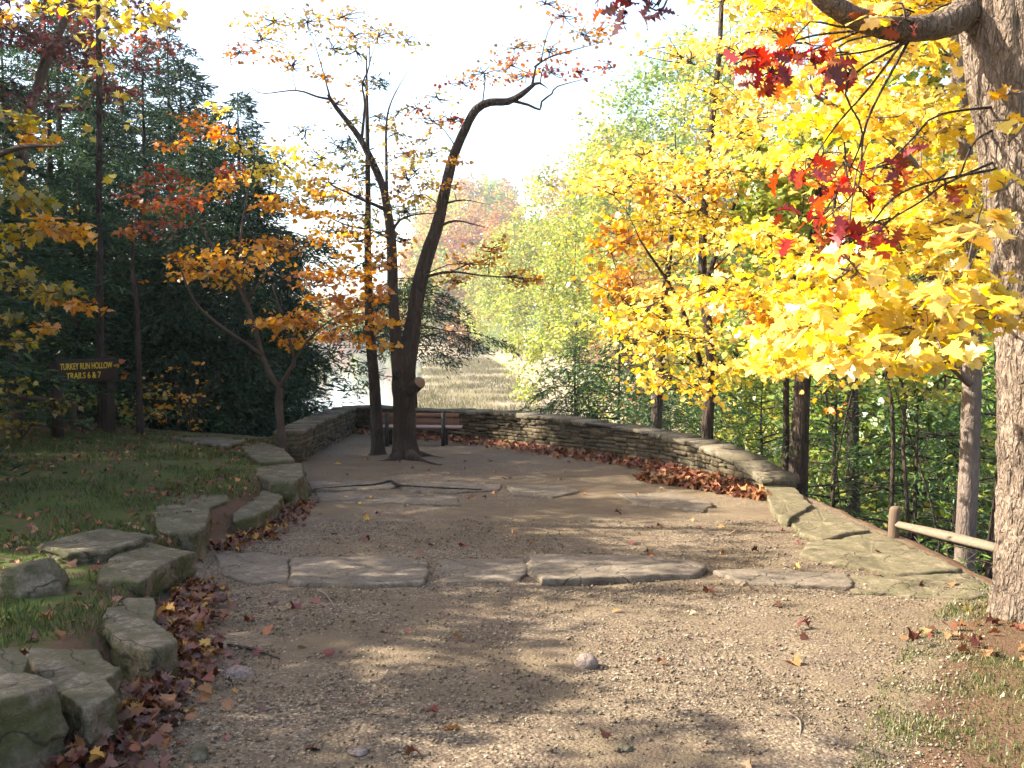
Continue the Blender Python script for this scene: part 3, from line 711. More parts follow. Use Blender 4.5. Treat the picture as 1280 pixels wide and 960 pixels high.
# ------------------------------------------------------------------ trees
def ball(n, p=.5):
    d = norm(rng.normal(0, 1, (n, 3))); return d * rng.random((n, 1)) ** p
def foliage(mbl, mbt, c, R, n, pal, leaf, size, attach=None, K=9, twig=True, tw=.005, up=.75, droop=.35, spread=.30, pj=.12):
    R = np.array(R, float); sub = c + ball(K, .45) * R; jit = rng.uniform(1 - pj, 1 + pj)
    w = rng.dirichlet(np.ones(K) * 2.5); cnt = rng.multinomial(n, w)
    a0 = attach if attach is not None else c
    for sc_, m in zip(sub, cnt):
        if m == 0: continue
        if twig:
            st = c + (a0 - c) * rng.uniform(0, .45); mid = (st + sc_) / 2 + rng.normal(0, .12, 3) * np.linalg.norm(sc_ - st)
            tube(mbt, [(*st, tw * 1.6), (*mid, tw * 1.2), (*sc_, tw * .6)], 4, 5)
        ax = sc_ - a0; ax = ax / (np.linalg.norm(ax) + 1e-6)
        # leaves spread in a flattish spray around the twig end
        loc = rng.normal(0, 1, (m, 3)) * spread * R + ax * rng.uniform(-.6, .6, (m, 1)) * R.mean() * .45
        loc[:, 2] *= .55
        pos = sc_ + loc
        nr = rng.normal(0, .5, (m, 3)) + [0, 0, up] + ax * .25; tg = rng.normal(0, .7, (m, 3)) + norm(loc) * .7 - [0, 0, droop]
        leaves(mbl, pos, nr, tg, size * rng.uniform(.65, 1.2, m), leaf, pick(pal, m) * jit)

def tree(name, label, cat, trunks, pads, leaf=MAPLE_S, size=.09, bark='maplebark', group=None, sides=8, step=.25, K=9, twig=True, tw=.005, foli='leaf', base=None, mbt=None, disp=None, br=.02, up=.75, branch=True, spread=.3, leafparts='crown', sag=.12, pj=.12):
    tr = MB() if mbt is None else mbt; cr = MB(); samples = []
    if base is None:
        b = np.array(trunks[0][0][:3]); base = b
    for i, t in enumerate(trunks):
        samples.append(tube(tr, t, sides if i == 0 else max(6, sides - 2), step, disp=disp))
    S = np.vstack(samples)
    root = empty(name, base, label, cat, group)
    for pd in pads:
        c = np.array(pd[0], float); R, n, pal = pd[1], pd[2], pd[3]; sz = pd[4] if len(pd) > 4 else size
        att = None
        if branch:
            dv = c - S[:, :3]; dist = np.linalg.norm(dv, axis=1) + 1.1 * np.maximum(0, .25 * np.linalg.norm(dv[:, :2], axis=1) - dv[:, 2])
            k = int(np.argmin(dist)); a = S[k]; l = np.linalg.norm(c - a[:3])
            r0 = min(a[3] * .6, br * (.35 + .5 * l)); mid = (a[:3] + c) / 2 + rng.normal(0, .06, 3) * l + [0, 0, sag * l]
            q = tube(tr, [(*a[:3], r0), (*mid, r0 * .62), (*c, max(tw, r0 * .25))], 5, .35)
            S = np.vstack([S, q[len(q) // 3:]]); att = q[len(q) // 2][:3]
        foliage(cr, tr, c, R, n, pal, leaf, sz, att, K, twig, tw, up, spread=spread, pj=pj)
    tr.build('trunk', M[bark], root, base, True)
    if cr.v: cr.build(leafparts, M[foli], root, base)
    return root

def pp(px, py, d, rpx, n, pal, flat=.55, size=None, rd=None):
    """foliage pad around a point seen at (px, py) at distance d; rpx its half width in photo pixels"""
    r = rpx / F * d; t = [P(px, py, d), (r, rd if rd else r, r * flat), n, pal]
    return tuple(t + ([size] if size else []))
def tp(*pts): return [(*P(a, b, d), r) for a, b, d, r in pts]

# --- large oak on the right, close to the camera
def oak_disp(th, s, r):
    out = np.zeros((len(s), len(th)))
    for i, si in enumerate(s):
        for j, t in enumerate(th):
            R_ = r[i]
            p_ = Vector((math.cos(t) * R_ * 17, math.sin(t) * R_ * 17, si * 5)); w_ = noise.noise(p_ * .5) * 1.2
            a_ = 1 - abs(noise.noise(p_ + Vector((w_, 0, w_)))) * 2.2
            c_ = noise.noise(Vector((p_.x * .7, p_.y * .7, si * 17)))
            out[i, j] = -.026 * max(0, a_) ** 1.6 - .008 * max(0, c_) + .006 * noise.noise(p_ * 3)
    return out * (r[:, None] / .29).clip(.25, 1.1)
ok = tp((1306, 800, 6.3, .40), (1305, 770, 6.3, .34), (1306, 700, 6.3, .30), (1308, 500, 6.3, .29), (1298, 300, 6.3, .287), (1274, 100, 6.3, .30), (1264, 0, 6.3, .31), (1262, -120, 6.3, .27), (1266, -400, 6.3, .25))
oakb = np.array(ok[1][:3]); oakb[2] = g(oakb[0], oakb[1])
root = empty('oak_tree', oakb, 'large oak with deeply ridged bark and red leaves at the right edge', 'tree', 'oak trees')
mb = MB(); tube(mb, ok, 90, .028, disp=oak_disp); mb.build('trunk', M['oakbark'], root, oakb, True)
mb = MB(); lq = tube(mb, tp((1240, -20, 6.3, .17), (1215, 8, 6.25, .115), (1180, 30, 6.15, .088), (1130, 36, 6.05, .076), (1085, 28, 5.95, .070), (1045, 10, 5.85, .062), (1020, -12, 5.8, .055), (985, -60, 5.7, .05), (900, -95, 5.6, .035), (780, -90, 5.6, .02)), 40, .03, disp=lambda a, b, c: oak_disp(a, b, c) * 1.0)
mb.build('limb', M['oakbark'], root, oakb, True)
mbb = MB(); mbl = MB()
S = np.vstack([lq[4:], catmull(ok, .1)[14:]])
for pd in [pp(985, 62, 6.0, 52, 30, 'red', .5, .15), pp(940, 78, 5.95, 32, 16, 'red', .6, .14), pp(1035, 70, 6.0, 36, 18, 'red', .5, .15), pp(960, 95, 6.0, 22, 8, 'red', .7, .14), pp(1000, 225, 6.0, 34, 14, 'red', .5, .14),
           pp(1052, 232, 6.0, 46, 24, 'red', .5, .15), pp(1100, 215, 6.1, 40, 18, 'red', .5, .15), pp(1030, 275, 5.9, 48, 26, 'red', .5, .15), pp(1085, 290, 5.9, 30, 12, 'red', .5, .15), pp(1048, 315, 5.9, 24, 8, 'red', .5, .15),
           pp(1165, 235, 6.1, 24, 8, 'rust', .5, .14), pp(785, 2, 5.6, 28, 12, 'purple', .5, .14), pp(812, 10, 5.6, 16, 6, 'purple', .8, .14), pp(748, -5, 5.6, 16, 6, 'red', .8, .13), pp(1060, 95, 6.0, 20, 8, 'red', .7, .13), pp(1120, 20, 5.8, 40, 7, 'rust', .4, .13)]:
    c = np.array(pd[0]); dv = c - S[:, :3]; k = int(np.argmin(np.linalg.norm(dv + np.array([.75, .0, .45]), axis=1))); a = S[k]
    mid = (a[:3] + c) / 2 + [rng.uniform(-.15, .05), rng.uniform(-.1, .1), rng.uniform(.02, .16)]; mid[:2] += rng.normal(0, .12, 2); tube(mbb, [(*a[:3], .011), (*mid, .007), (*((mid + c) / 2 + rng.normal(0, .05, 3)), .006), (*c, .004)], 5, .1)
    foliage(mbl, mbb, c, pd[1], pd[2], pd[3], OAK, pd[4] * .92, mid, 8, True, .004, .3, .6, .34)
for k in range(26):                   # the crown above the frame
    c = P(rng.uniform(900, 1700), rng.uniform(-900, -260), rng.uniform(3.5, 9)); a = S[-1 - int(rng.integers(0, 8))]
    tube(mbb, [(*a[:3], .05), (*((a[:3] + c) / 2 + [0, 0, .2]), .03), (*c, .008)], 5, .5); foliage(mbl, mbb, c, (.8, .8, .4), 50, 'rust', OAK, .15, a[:3], 6, True, .004)
mbb.build('branch', M['darkbark'], root, oakb, True); mbl.build('crown', M['leaf'], root, oakb)

# --- sugar maples behind it: yellow
def poly_pads(poly, n, dfun, rfun, nl, pal, flat, size):
    poly = np.array(poly, float); out = []
    lo, hi = poly.min(0), poly.max(0)
    while len(out) < n:
        p = rng.uniform(lo, hi); ins = False
        for i in range(len(poly)):
            a, b = poly[i], poly[(i + 1) % len(poly)]
            if (a[1] > p[1]) != (b[1] > p[1]) and p[0] < (b[0] - a[0]) * (p[1] - a[1]) / (b[1] - a[1]) + a[0]: ins = not ins
        if ins:
            d = dfun(p); out.append(pp(p[0], p[1], d, rfun(p, d), nl, pal(p) if callable(pal) else pal, flat, size))
    return out
mapleg = 'yellow maples right of the terrace'
pads = poly_pads([(960, -60), (1260, -60), (1250, 200), (1245, 420), (1130, 440), (980, 470), (900, 500), (860, 440), (900, 330), (1000, 400), (1110, 330), (1120, 180), (1040, 130), (960, 120)], 42,
                 lambda p: rng.uniform(7.2, 11) , lambda p, d: .42 / d * F, 135, lambda p: 'yellow' if rng.random() < .95 else 'gold', .36, .088)
pads += poly_pads([(940, 300), (1000, 260), (1130, 150), (1200, 120), (1230, 330), (1100, 420), (960, 450), (930, 380)], 26, lambda p: rng.uniform(8.5, 12.5), lambda p, d: .44 / d * F, 120, 'yellow', .4, .088)
pads += poly_pads([(970, 120), (1130, 110), (1190, 200), (1150, 330), (1010, 320)], 11, lambda p: rng.uniform(9, 12.5), lambda p, d: .42 / d * F, 110, 'yellow', .4, .085)
pads += poly_pads([(1040, 330), (1245, 290), (1245, 440), (1150, 440), (1040, 450)], 12, lambda p: rng.uniform(4.9, 5.8), lambda p, d: .31 / d * F, 72, 'yellow', .38, .092)
pads += [pp(1262, 150, 5.75, 24, 4, 'yellow', .7, .115), pp(1262, 110, 5.75, 20, 4, 'gold', .7, .11), pp(1256, 235, 5.8, 24, 5, 'yellow', .5, .12), pp(1245, 275, 5.7, 28, 9, 'pale', .4, .13), pp(1105, 20, 5.7, 40, 6, 'yellow', .4, .12), pp(1195, 300, 5.6, 40, 12, 'pale', .4, .13)]
tree('maple_tree', 'yellow maple with a slim pale trunk just behind the large oak', 'tree',
     [tp((1204, 790, 10.5, .13), (1206, 700, 10.5, .108), (1212, 560, 10.5, .10), (1215, 440, 10.5, .095), (1210, 250, 10.5, .085), (1198, 100, 10.5, .075), (1192, -50, 10.5, .06), (1190, -300, 10.5, .03)),
      tp((1214, 430, 10.5, .05), (1150, 330, 9.5, .035), (1060, 300, 8.6, .02)), tp((1212, 330, 10.5, .05), (1130, 190, 9.6, .035), (1020, 120, 9, .018)), tp((1213, 480, 10.5, .045), (1120, 400, 8.5, .03), (990, 430, 8, .015)), tp((1210, 300, 10.5, .04), (1210, 330, 8, .028), (1200, 370, 6.2, .012))],
     pads, MAPLE, .088, 'maplebark', mapleg, 12, .2, 10, True, .005, br=.016)
pads = poly_pads([(790, 150), (830, 60), (900, -60), (1010, -60), (980, 130), (930, 260), (930, 420), (880, 520), (800, 440), (770, 400), (785, 320), (745, 270), (750, 215), (770, 180)], 54,
                 lambda p: rng.uniform(12.5, 17.5), lambda p, d: .62 / d * F, 150, lambda p: 'pale' if p[1] < 200 + rng.uniform(-120, 60) else ('yellow' if rng.random() < .94 else 'gold'), .36, .088)
tree('maple_tree', 'pale gold maple leaning over the curved wall, thin dark trunk', 'tree',
     [tp((886, 620, 16, .12), (884, 540, 16, .10), (889, 450, 16, .085), (878, 340, 16, .07), (885, 200, 16, .055), (900, 50, 16, .04), (905, -150, 16, .02)), tp((884, 480, 16, .05), (850, 380, 15.5, .03), (800, 300, 15, .015)), tp((880, 360, 16, .045), (920, 250, 15, .03), (960, 160, 14, .015))],
     pads, MAPLE_S, .092, 'darkbark', mapleg, 10, .3, 10, True, .006, br=.02)

# --- twin trunk oak on the terrace
KO = .885
def root_(*px): return [(*(PG(a, b) + [0, 0, z]), r) for (a, b), z, r in zip(px, (.05, -.005, -.022, -.04), (.13, .06, .035, .015))]
def tpo(*pts): return tp(*[(a, b, d * KO, r * KO * (.76 if b < 400 else .76 + .16 * min(1, (b - 400) / 80))) for a, b, d, r in pts])
ct = tpo((507, 582, 20.4, .52), (507, 572, 20.4, .40), (507, 555, 20.4, .285), (505, 510, 20.4, .26), (504, 470, 20.4, .27), (511, 435, 20.4, .235), (517, 400, 20.4, .22), (524, 355, 20.4, .20), (537, 310, 20.4, .185), (546, 285, 20.4, .17), (556, 240, 20.4, .15), (567, 195, 20.3, .135), (582, 160, 20.2, .125), (595, 137, 20.1, .115), (612, 128, 20, .105), (635, 127, 19.9, .09), (652, 118, 19.8, .075), (667, 106, 19.8, .05))
def bark2(th, s, r):
    out = np.zeros((len(s), len(th)))
    for i, si in enumerate(s):
        for j, t in enumerate(th):
            p_ = Vector((math.cos(t) * r[i] * 12, math.sin(t) * r[i] * 12, si * 2.5)); out[i, j] = -.03 * max(0, 1 - abs(noise.noise(p_)) * 2.2) ** 2 + .03 * noise.noise(p_ * .25)
    return out * (r[:, None] / .26).clip(.1, 1)
cpads = []
for a in [(330, 45, 38, 60, 'tan'), (300, 65, 26, 30, 'orange'), (385, 28, 36, 46, 'tan'), (365, 80, 26, 36, 'gold'), (430, 20, 30, 26, 'tan'), (440, 45, 26, 24, 'gold'), (475, 42, 34, 40, 'tan'), (405, 95, 18, 16, 'gold'), (500, 140, 22, 10, 'tan'),
          (605, 90, 30, 34, 'farorange'), (640, 82, 28, 34, 'orange'), (645, 60, 24, 24, 'farorange'), (690, 62, 24, 22, 'orange'), (735, 45, 26, 30, 'farorange'), (750, 35, 18, 20, 'orange'), (765, 85, 16, 10, 'rust'), (705, 20, 26, 18, 'orange'), (680, 5, 30, 16, 'farorange'), (725, 90, 16, 10, 'rust'), (690, 92, 22, 22, 'rust'), (655, 95, 18, 18, 'orange'),
          (575, 105, 18, 12, 'rust'), (560, 150, 22, 20, 'rust'), (540, 150, 24, 18, 'gold'), (520, 135, 18, 10, 'rust'), (512, 190, 26, 30, 'gold'), (505, 215, 24, 30, 'tan'), (530, 175, 18, 14, 'tan'), (520, 245, 26, 36, 'gold'), (500, 240, 18, 22, 'gold'), (535, 230, 18, 18, 'tan'), (568, 200, 15, 22, 'gold'), (560, 232, 15, 22, 'gold'), (450, 245, 28, 30, 'gold'), (415, 230, 26, 34, 'gold'), (430, 270, 26, 26, 'amber'), (480, 160, 16, 14, 'tan'), (455, 105, 20, 14, 'tan'),
          (420, 130, 18, 12, 'gold'), (440, 150, 24, 18, 'spray'), (400, 195, 26, 20, 'spray'), (375, 165, 22, 14, 'spray'), (460, 205, 26, 26, 'spray'), (425, 185, 22, 18, 'spray'), (445, 65, 26, 16, 'spray'), (495, 165, 24, 18, 'spray'), (520, 215, 28, 30, 'spray'), (540, 195, 22, 20, 'spray'), (505, 265, 26, 34, 'spray'), (460, 270, 26, 34, 'spray'), (395, 250, 28, 34, 'spray'), (410, 290, 30, 36, 'gold'), (345, 25, 30, 24, 'spray'), (420, 60, 26, 16, 'spray'), (510, 50, 24, 12, 'spray'), (545, 120, 24, 12, 'spray'), (475, 320, 26, 40, 'amber'), (445, 300, 30, 44, 'gold'), (505, 300, 18, 20, 'amber'), (590, 330, 34, 60, 'amber'), (640, 345, 30, 44, 'gold'), (570, 350, 24, 36, 'amber'), (615, 310, 22, 24, 'amber'), (660, 352, 18, 18, 'gold')]:
    cpads.append(pp(a[0], a[1], KO * (20.4 + rng.uniform(-1.3, 1.3)), a[2] * 1.1, int(a[3] * 2.3), a[4], .5))
ctr = tree('oak_tree', 'twin-trunked leaning oak standing on the terrace in front of the bench', 'tree',
     [ct, tpo((501, 470, 20.3, .20), (497, 445, 20.3, .17), (494, 410, 20.3, .155), (491, 370, 20.3, .15), (490, 320, 20.3, .14), (488, 290, 20.3, .13), (483, 255, 20.3, .115), (478, 232, 20.3, .105), (464, 200, 20.2, .095), (450, 173, 20.2, .08), (437, 155, 20.1, .07), (420, 134, 20.1, .058), (410, 118, 20, .04)),
      tpo((413, 124, 20, .035), (397, 121, 20, .03), (370, 113, 20, .022), (324, 116, 20, .015), (305, 95, 20, .008)), tpo((412, 120, 20, .03), (408, 105, 20, .022), (395, 60, 20, .012), (380, 20, 20, .006)),
      tpo((452, 175, 20.2, .045), (456, 130, 20.3, .033), (453, 105, 20.4, .025), (462, 80, 20.5, .018), (460, 30, 20.6, .008)), tpo((484, 262, 20.3, .05), (483, 205, 20.4, .04), (483, 155, 20.5, .03), (490, 125, 20.5, .02), (510, 88, 20.5, .008)),
      tpo((482, 262, 20.3, .055), (466, 255, 20, .045), (445, 246, 19.6, .035), (420, 234, 19.3, .025), (392, 220, 19, .01)), tpo((490, 300, 20.3, .04), (465, 288, 20, .03), (435, 282, 19.8, .022), (395, 264, 18.6, .01)),
      tpo((490, 290, 20.3, .05), (500, 275, 20.2, .035), (520, 268, 20, .025), (545, 267, 19.8, .012)), tpo((641, 126, 19.9, .045), (660, 131, 19.8, .035), (675, 137, 19.8, .03), (677, 127, 19.8, .028), (690, 117, 19.7, .025), (697, 108, 19.7, .02), (742, 96, 19.6, .008)),
      tpo((666, 106, 19.8, .045), (675, 104, 19.8, .03), (685, 111, 19.8, .01)), tpo((668, 84, 19.8, .028), (686, 72, 19.8, .022), (722, 61, 19.7, .015), (765, 50, 19.6, .005)), tpo((665, 107, 19.8, .035), (670, 83, 19.8, .028)), tpo((676, 78, 19.8, .02), (682, 50, 19.8, .014), (690, 30, 19.8, .01), (714, 8, 19.8, .005)),
      tpo((545, 285, 20.4, .05), (570, 276, 20.3, .03), (606, 284, 20.1, .012)), tpo((553, 255, 20.4, .035), (580, 250, 20.3, .02), (612, 256, 20.2, .008)), tpo((520, 350, 20.4, .05), (560, 340, 20, .035), (610, 345, 19.6, .022), (690, 350, 19.2, .008)),
      root_((505, 571), (488, 576), (468, 577), (440, 575)), root_((512, 573), (528, 577), (545, 580), (565, 581)), root_((514, 571), (535, 571), (555, 573), (575, 574))],
     cpads, MAPLE_S, .078, 'darkbark', 'oak trees', 26, .16, 13, True, .006, disp=bark2, br=.015, base=(ct[1][0], ct[1][1], g(ct[1][0], ct[1][1])))
b0 = Vector(ctr.location)
mb = MB(); tube(mb, tpo((510, 490, 20.3, .15), (518, 484, 20.15, .14), (525, 478, 20.0, .135)), 16, .08); o = mb.build('branch_stub', M['darkbark'], ctr, b0, True); o['label'] = 'sawn-off stub of a lower limb'
a_, b_ = P(525, 478, 20.0 * KO), P(525.4, 477.7, 19.985 * KO); mb = MB(); tube(mb, [(*a_, .106), (*(a_ + (a_ - P(518, 484, 20.15 * KO)) * .06), .103)], 16, .05); mb.build('cut_face', M['cutwood'], ctr, b0)

tree('hemlock_tree', 'slim young tree with a wiry crown beside the twin-trunked oak', 'tree',
     [tp((473, 578, 18.6, .26), (472.5, 568, 18.6, .19), (472, 556, 18.6, .125), (468, 480, 18.6, .105), (463, 420, 18.6, .095), (460, 330, 18.6, .07), (460, 240, 18.6, .05), (459, 150, 18.6, .035), (458, 70, 18.6, .01))],
     [pp(a, b, 18.6 + rng.uniform(-.5, .5), r, n, 'hemlock', .45) for a, b, r, n in [(468, 105, 18, 40), (478, 100, 12, 24), (440, 185, 24, 50), (425, 178, 16, 24), (480, 150, 14, 20), (435, 205, 22, 36), (470, 230, 14, 20), (445, 220, 22, 30), (485, 330, 22, 60), (440, 335, 26, 70), (430, 290, 24, 50), (478, 290, 20, 40), (445, 375, 22, 24), (485, 380, 20, 50), (435, 405, 18, 16), (482, 420, 14, 14), (425, 250, 24, 50), (448, 440, 12, 8), (490, 260, 18, 36)]],
     NEEDLE, .13, 'darkbark', None, 10, .3, 7, True, .006, 'conifer', br=.012)

# --- small maple sapling on the left bank
spads = []
for a in [(300, 320, 44, 110, 'gold'), (250, 335, 36, 90, 'gold'), (345, 310, 36, 80, 'amber'), (225, 320, 22, 30, 'amber'), (280, 345, 34, 70, 'gold'), (385, 405, 40, 110, 'amber'), (350, 405, 28, 70, 'gold'), (420, 370, 34, 80, 'amber'), (440, 395, 32, 80, 'amber'), (400, 350, 36, 80, 'amber'), (465, 370, 26, 50, 'amber'), (470, 405, 20, 40, 'gold'), (370, 430, 22, 40, 'gold'), (420, 415, 24, 40, 'amber'), (455, 345, 24, 36, 'amber'), (440, 320, 28, 40, 'gold'), (475, 335, 20, 26, 'amber'), (430, 345, 26, 40, 'gold'), (445, 425, 20, 26, 'amber'), (480, 435, 16, 20, 'gold'), (410, 300, 26, 34, 'gold'),
          (350, 255, 34, 66, 'gold'), (385, 265, 30, 56, 'gold'), (335, 215, 34, 70, 'yellow'), (375, 225, 32, 60, 'yellow'), (355, 190, 26, 40, 'yellow'), (300, 180, 26, 44, 'yellow'), (410, 240, 26, 36, 'gold'), (395, 205, 20, 24, 'yellow'), (300, 230, 22, 30, 'gold'), (270, 240, 26, 34, 'gold'), (270, 138, 16, 20, 'yellow'),
          (250, 165, 24, 44, 'orange'), (238, 145, 18, 28, 'orange'), (275, 165, 22, 30, 'orange'), (215, 180, 20, 24, 'orange'), (200, 225, 30, 50, 'rust'), (225, 245, 30, 44, 'rust'), (180, 260, 28, 44, 'orange'), (250, 255, 26, 30, 'rust'), (190, 285, 34, 56, 'rust'), (160, 290, 20, 24, 'orange'), (165, 240, 22, 24, 'rust'), (290, 215, 22, 24, 'rust')]:
    spads.append(pp(a[0], a[1], 16 + rng.uniform(-1.4, 1.2), a[2] * 1.05, int(a[3] * 1.8), a[4], .45))
tree('maple_tree', 'multi-stemmed maple sapling with orange and gold leaves behind the ledge stones', 'tree',
     [tp((354, 566, 16, .085), (352, 545, 16, .07), (349, 512, 16, .065), (349, 484, 16, .06), (343, 478, 16, .052), (329, 448, 16, .045), (308, 378, 16, .035), (265, 307, 16, .024), (225, 235, 16, .010)),
      tp((329, 445, 16, .035), (306, 428, 15.8, .03), (283, 413, 15.6, .027), (244, 378, 15.3, .02), (220, 320, 15, .01)), tp((349, 486, 16, .04), (362, 462, 15.9, .033), (368, 448, 15.8, .028), (354, 400, 15.6, .02), (340, 355, 15.5, .01)), tp((306, 374, 16, .028), (301, 300, 16.2, .022), (310, 240, 16.4, .015), (325, 175, 16.5, .007)),
      tp((368, 448, 15.8, .02), (400, 410, 15.6, .014), (450, 380, 15.4, .007)), tp((308, 378, 16, .02), (350, 320, 16, .015), (400, 290, 16, .007))],
     spads, MAPLE_S, .09, 'sapbark', None, 10, .2, 9, True, .004, br=.012, base=(P(354, 560, 16)[0], 16, g(P(354, 560, 16)[0], 16)))

# --- left edge
lm = [(-6.4, 10.8, g(-6.4, 10.8) - .1, .17), (-6.45, 10.8, 2, .14), (-6.6, 10.7, 4.0, .11), (-6.9, 10.6, 5.6, .07), (-7.2, 10.5, 6.8, .03)]
lp = [pp(a, b, 10.5 + rng.uniform(-1.2, .8), r, n, pal, .4) for a, b, r, n, pal in [(15, 150, 34, 60, 'olive'), (40, 172, 28, 44, 'gold'), (15, 215, 36, 70, 'olive'), (40, 245, 36, 76, 'olive'), (70, 280, 36, 70, 'gold'), (25, 290, 36, 70, 'olive'), (95, 295, 22, 36, 'gold'), (20, 350, 40, 76, 'olive'), (55, 368, 36, 70, 'olive'), (100, 385, 28, 40, 'amber'), (10, 400, 34, 50, 'olive'), (30, 425, 34, 36, 'olive'), (10, 20, 34, 40, 'gold'), (60, 10, 30, 26, 'yellow'), (10, 480, 30, 26, 'olive'), (-40, 320, 50, 80, 'olive'), (-60, 200, 60, 80, 'olive'), (60, 410, 26, 24, 'gold')]]
for k in range(26):
    lp.append(((rng.uniform(-10.5, -6.3), rng.uniform(7, 11.5), rng.uniform(4.4, 6.4)), (.9, .9, .45), 80, 'gold'))
tree('maple_tree', 'olive and gold maple boughs reaching in from the left edge', 'tree', [lm, tp((-70, 215, 10.7, .05), (0, 193, 10.5, .035), (30, 183, 10.4, .025), (80, 183, 10.2, .01))], lp, MAPLE_S, .095, 'sapbark', None, 10, .3, 8, True, .004, br=.014)
tree('tulip_tree', 'tall straight slender tree with a few bright yellow leaves, above the sign', 'tree',
     [tp((129, 555, 18.2, .078), (127, 500, 18.2, .078), (125, 400, 18.2, .065), (124, 250, 18.2, .058), (124, 100, 18.2, .052), (122, 0, 18.2, .045), (120, -200, 18.2, .05), (120, -420, 18.2, .02))],
     [pp(a, b, 17.9 + rng.uniform(-.8, .8), r, n, 'yellow', .7) for a, b, r, n in [(115, 55, 18, 9), (140, 48, 14, 7), (112, 100, 16, 8), (138, 118, 16, 7), (118, 72, 12, 6), (170, 160, 12, 4), (90, 130, 14, 4), (118, 22, 20, 12), (135, 85, 10, 5), (105, 170, 12, 4), (150, 225, 10, 3), (60, 180, 12, 4), (115, 5, 30, 20), (150, 8, 34, 34), (180, 14, 30, 34), (205, 20, 22, 24), (160, -20, 50, 60), (90, -30, 50, 60), (110, -150, 80, 90), (160, -260, 80, 90), (70, -260, 80, 90)]],
     MAPLE_S, .17, 'darkbark', None, 10, .3, 5, True, .005, br=.01)
tree('young_tree', 'thin bare dark stem standing right of the sign', 'tree', [tp((175, 552, 17.6, .085), (175, 520, 17.6, .065), (173, 460, 17.6, .055), (171, 380, 17.6, .045), (165, 320, 17.6, .03), (176, 260, 17.6, .015))],
     [pp(a, b, 17.6, r, n, 'amber', .5) for a, b, r, n in [(150, 455, 14, 8), (155, 470, 10, 6), (190, 520, 22, 10), (205, 500, 16, 8), (175, 350, 14, 5)]], MAPLE_S, .11, 'darkbark', None, 8, .3, 4, True, .004)
op = []
for k in range(52):
    a, b = rng.uniform(-40, 225), rng.uniform(-120, 150)
    if a + b * 1.0 > 270: continue
    op.append(pp(a, b, 19.5 + rng.uniform(-1.5, 1.5), rng.uniform(26, 44), 70, 'purple' if rng.random() < .75 else 'rust', .5))
tree('oak_tree', 'purple-red oak rising behind the evergreens at the upper left', 'tree', [tp((22, 560, 20, .15), (18, 400, 20, .13), (30, 180, 20, .11), (58, 80, 20, .085), (95, -10, 20, .07), (120, -100, 20, .04)), tp((34, 165, 20, .06), (60, 60, 19.5, .04), (120, 40, 19, .02))], op, OAK, .14, 'maplebark', 'oak trees', 10, .5, 7, True, .008, br=.02)

# --- hemlocks (a few built, the rest copied from them with their own places)
def hemlock_mesh(h, spread, nb, pal, seed, low_=.08, dens=1.0, leafsize=.12, power=.72, flat=False):
    tr = MB(); cr = MB(); st = np.random.default_rng(seed)
    lean = st.normal(0, .02 * h, 2)
    tube(tr, [(0, 0, -.8, h * .008 + .025), (0, 0, h * .25, h * .0065 + .018), (lean[0], lean[1], h * .7, h * .004 + .008), (lean[0] * .8, lean[1] * .8, h, .006)], 9, .6)
    for i in range(nb):
        f = low_ + (1 - low_) * ((i + st.random()) / nb) ** .9; z = h * f
        L = spread * ((1 - f) ** power) * st.uniform(.4, 1.35) + .12; a = i * 2.4 + st.uniform(-.7, .7)
        d = np.array((math.cos(a), math.sin(a), 0)); sd = np.array((-d[1], d[0], 0)); rise = st.uniform(-.12, .25)
        x0 = np.array((lean[0] * f, lean[1] * f, z))
        tip = x0 + d * L + sd * L * st.normal(0, .12) + [0, 0, L * (rise - st.uniform(.18, .42))]; mid = x0 + d * L * .5 + [0, 0, L * rise * .6]
        tube(tr, [(*x0, .006 + .007 * L), (*mid, .005 + .003 * L), (*tip, .002)], 4, .5)
        n = int(330 * dens * (.06 + L / spread * 1.05)); t = st.random(n) ** .75
        c_ = 2 * mid - .5 * (x0 + tip)
        p = (1 - t)[:, None] ** 2 * x0 + (2 * t * (1 - t))[:, None] * c_ + t[:, None] ** 2 * tip
        wd = L * .46 * (1.15 - t) ** .7 * np.minimum(1, t * 4 + .1); s = st.uniform(-1, 1, n)
        pos = p + sd * (s * wd)[:, None] + d * (np.abs(s) * wd * .5)[:, None]
        pos[:, 2] -= np.abs(s) ** 1.3 * wd * st.uniform(.25, .6) + st.random(n) ** 2 * .16
        pos += st.normal(0, .035, (n, 3))
        tg = d * .7 + sd * np.sign(s)[:, None] * .7 + st.normal(0, .4, (n, 3)) - [0, 0, .45]; nr = st.normal(0, .55, (n, 3)) + [0, 0, .8]
        leaves(cr, pos, nr, tg, leafsize * st.uniform(.6, 1.4, n), NEEDLE, pick(pal, n) * st.uniform(.75, 1.25))
    return tr, cr
def hem(label, px, d, top, spread, nb, pal, seed, group, **k):
    x = xpos(px, d); z = g(x, d); h = P(px, top, d)[2] - z; root = empty('hemlock_tree', (x, d, z), label, 'tree', group); tr, cr = hemlock_mesh(h, spread, nb, pal, seed, **k)
    tr.build('trunk', M['darkbark'], root, (0, 0, 0), True); cr.build('crown', M['conifer'], root); root['hh'] = h; return root
def hcopy(src, px, d, top, r, lab, group, wide=1.0, x=None, h=None):
    c = copy_tree(src); x_ = xpos(px, d) if x is None else x; z = g(x_, d); hh = h or P(px, top, d)[2] - z; s = hh / src['hh']
    c.location = (x_, d, z); c.rotation_euler[2] = r; c.scale = (s * wide, s * wide, s); tag(c, lab, 'tree', group); return c
def xpos(px, d): return float(P(px, 400, d)[0])
hg = 'dark hemlocks on the left'
A = hem('dark hemlock with the straightest trunk, left of the small maple sapling', 250, 22, 140, 3.0, 120, 'hemlock', 1, hg, dens=1.0)
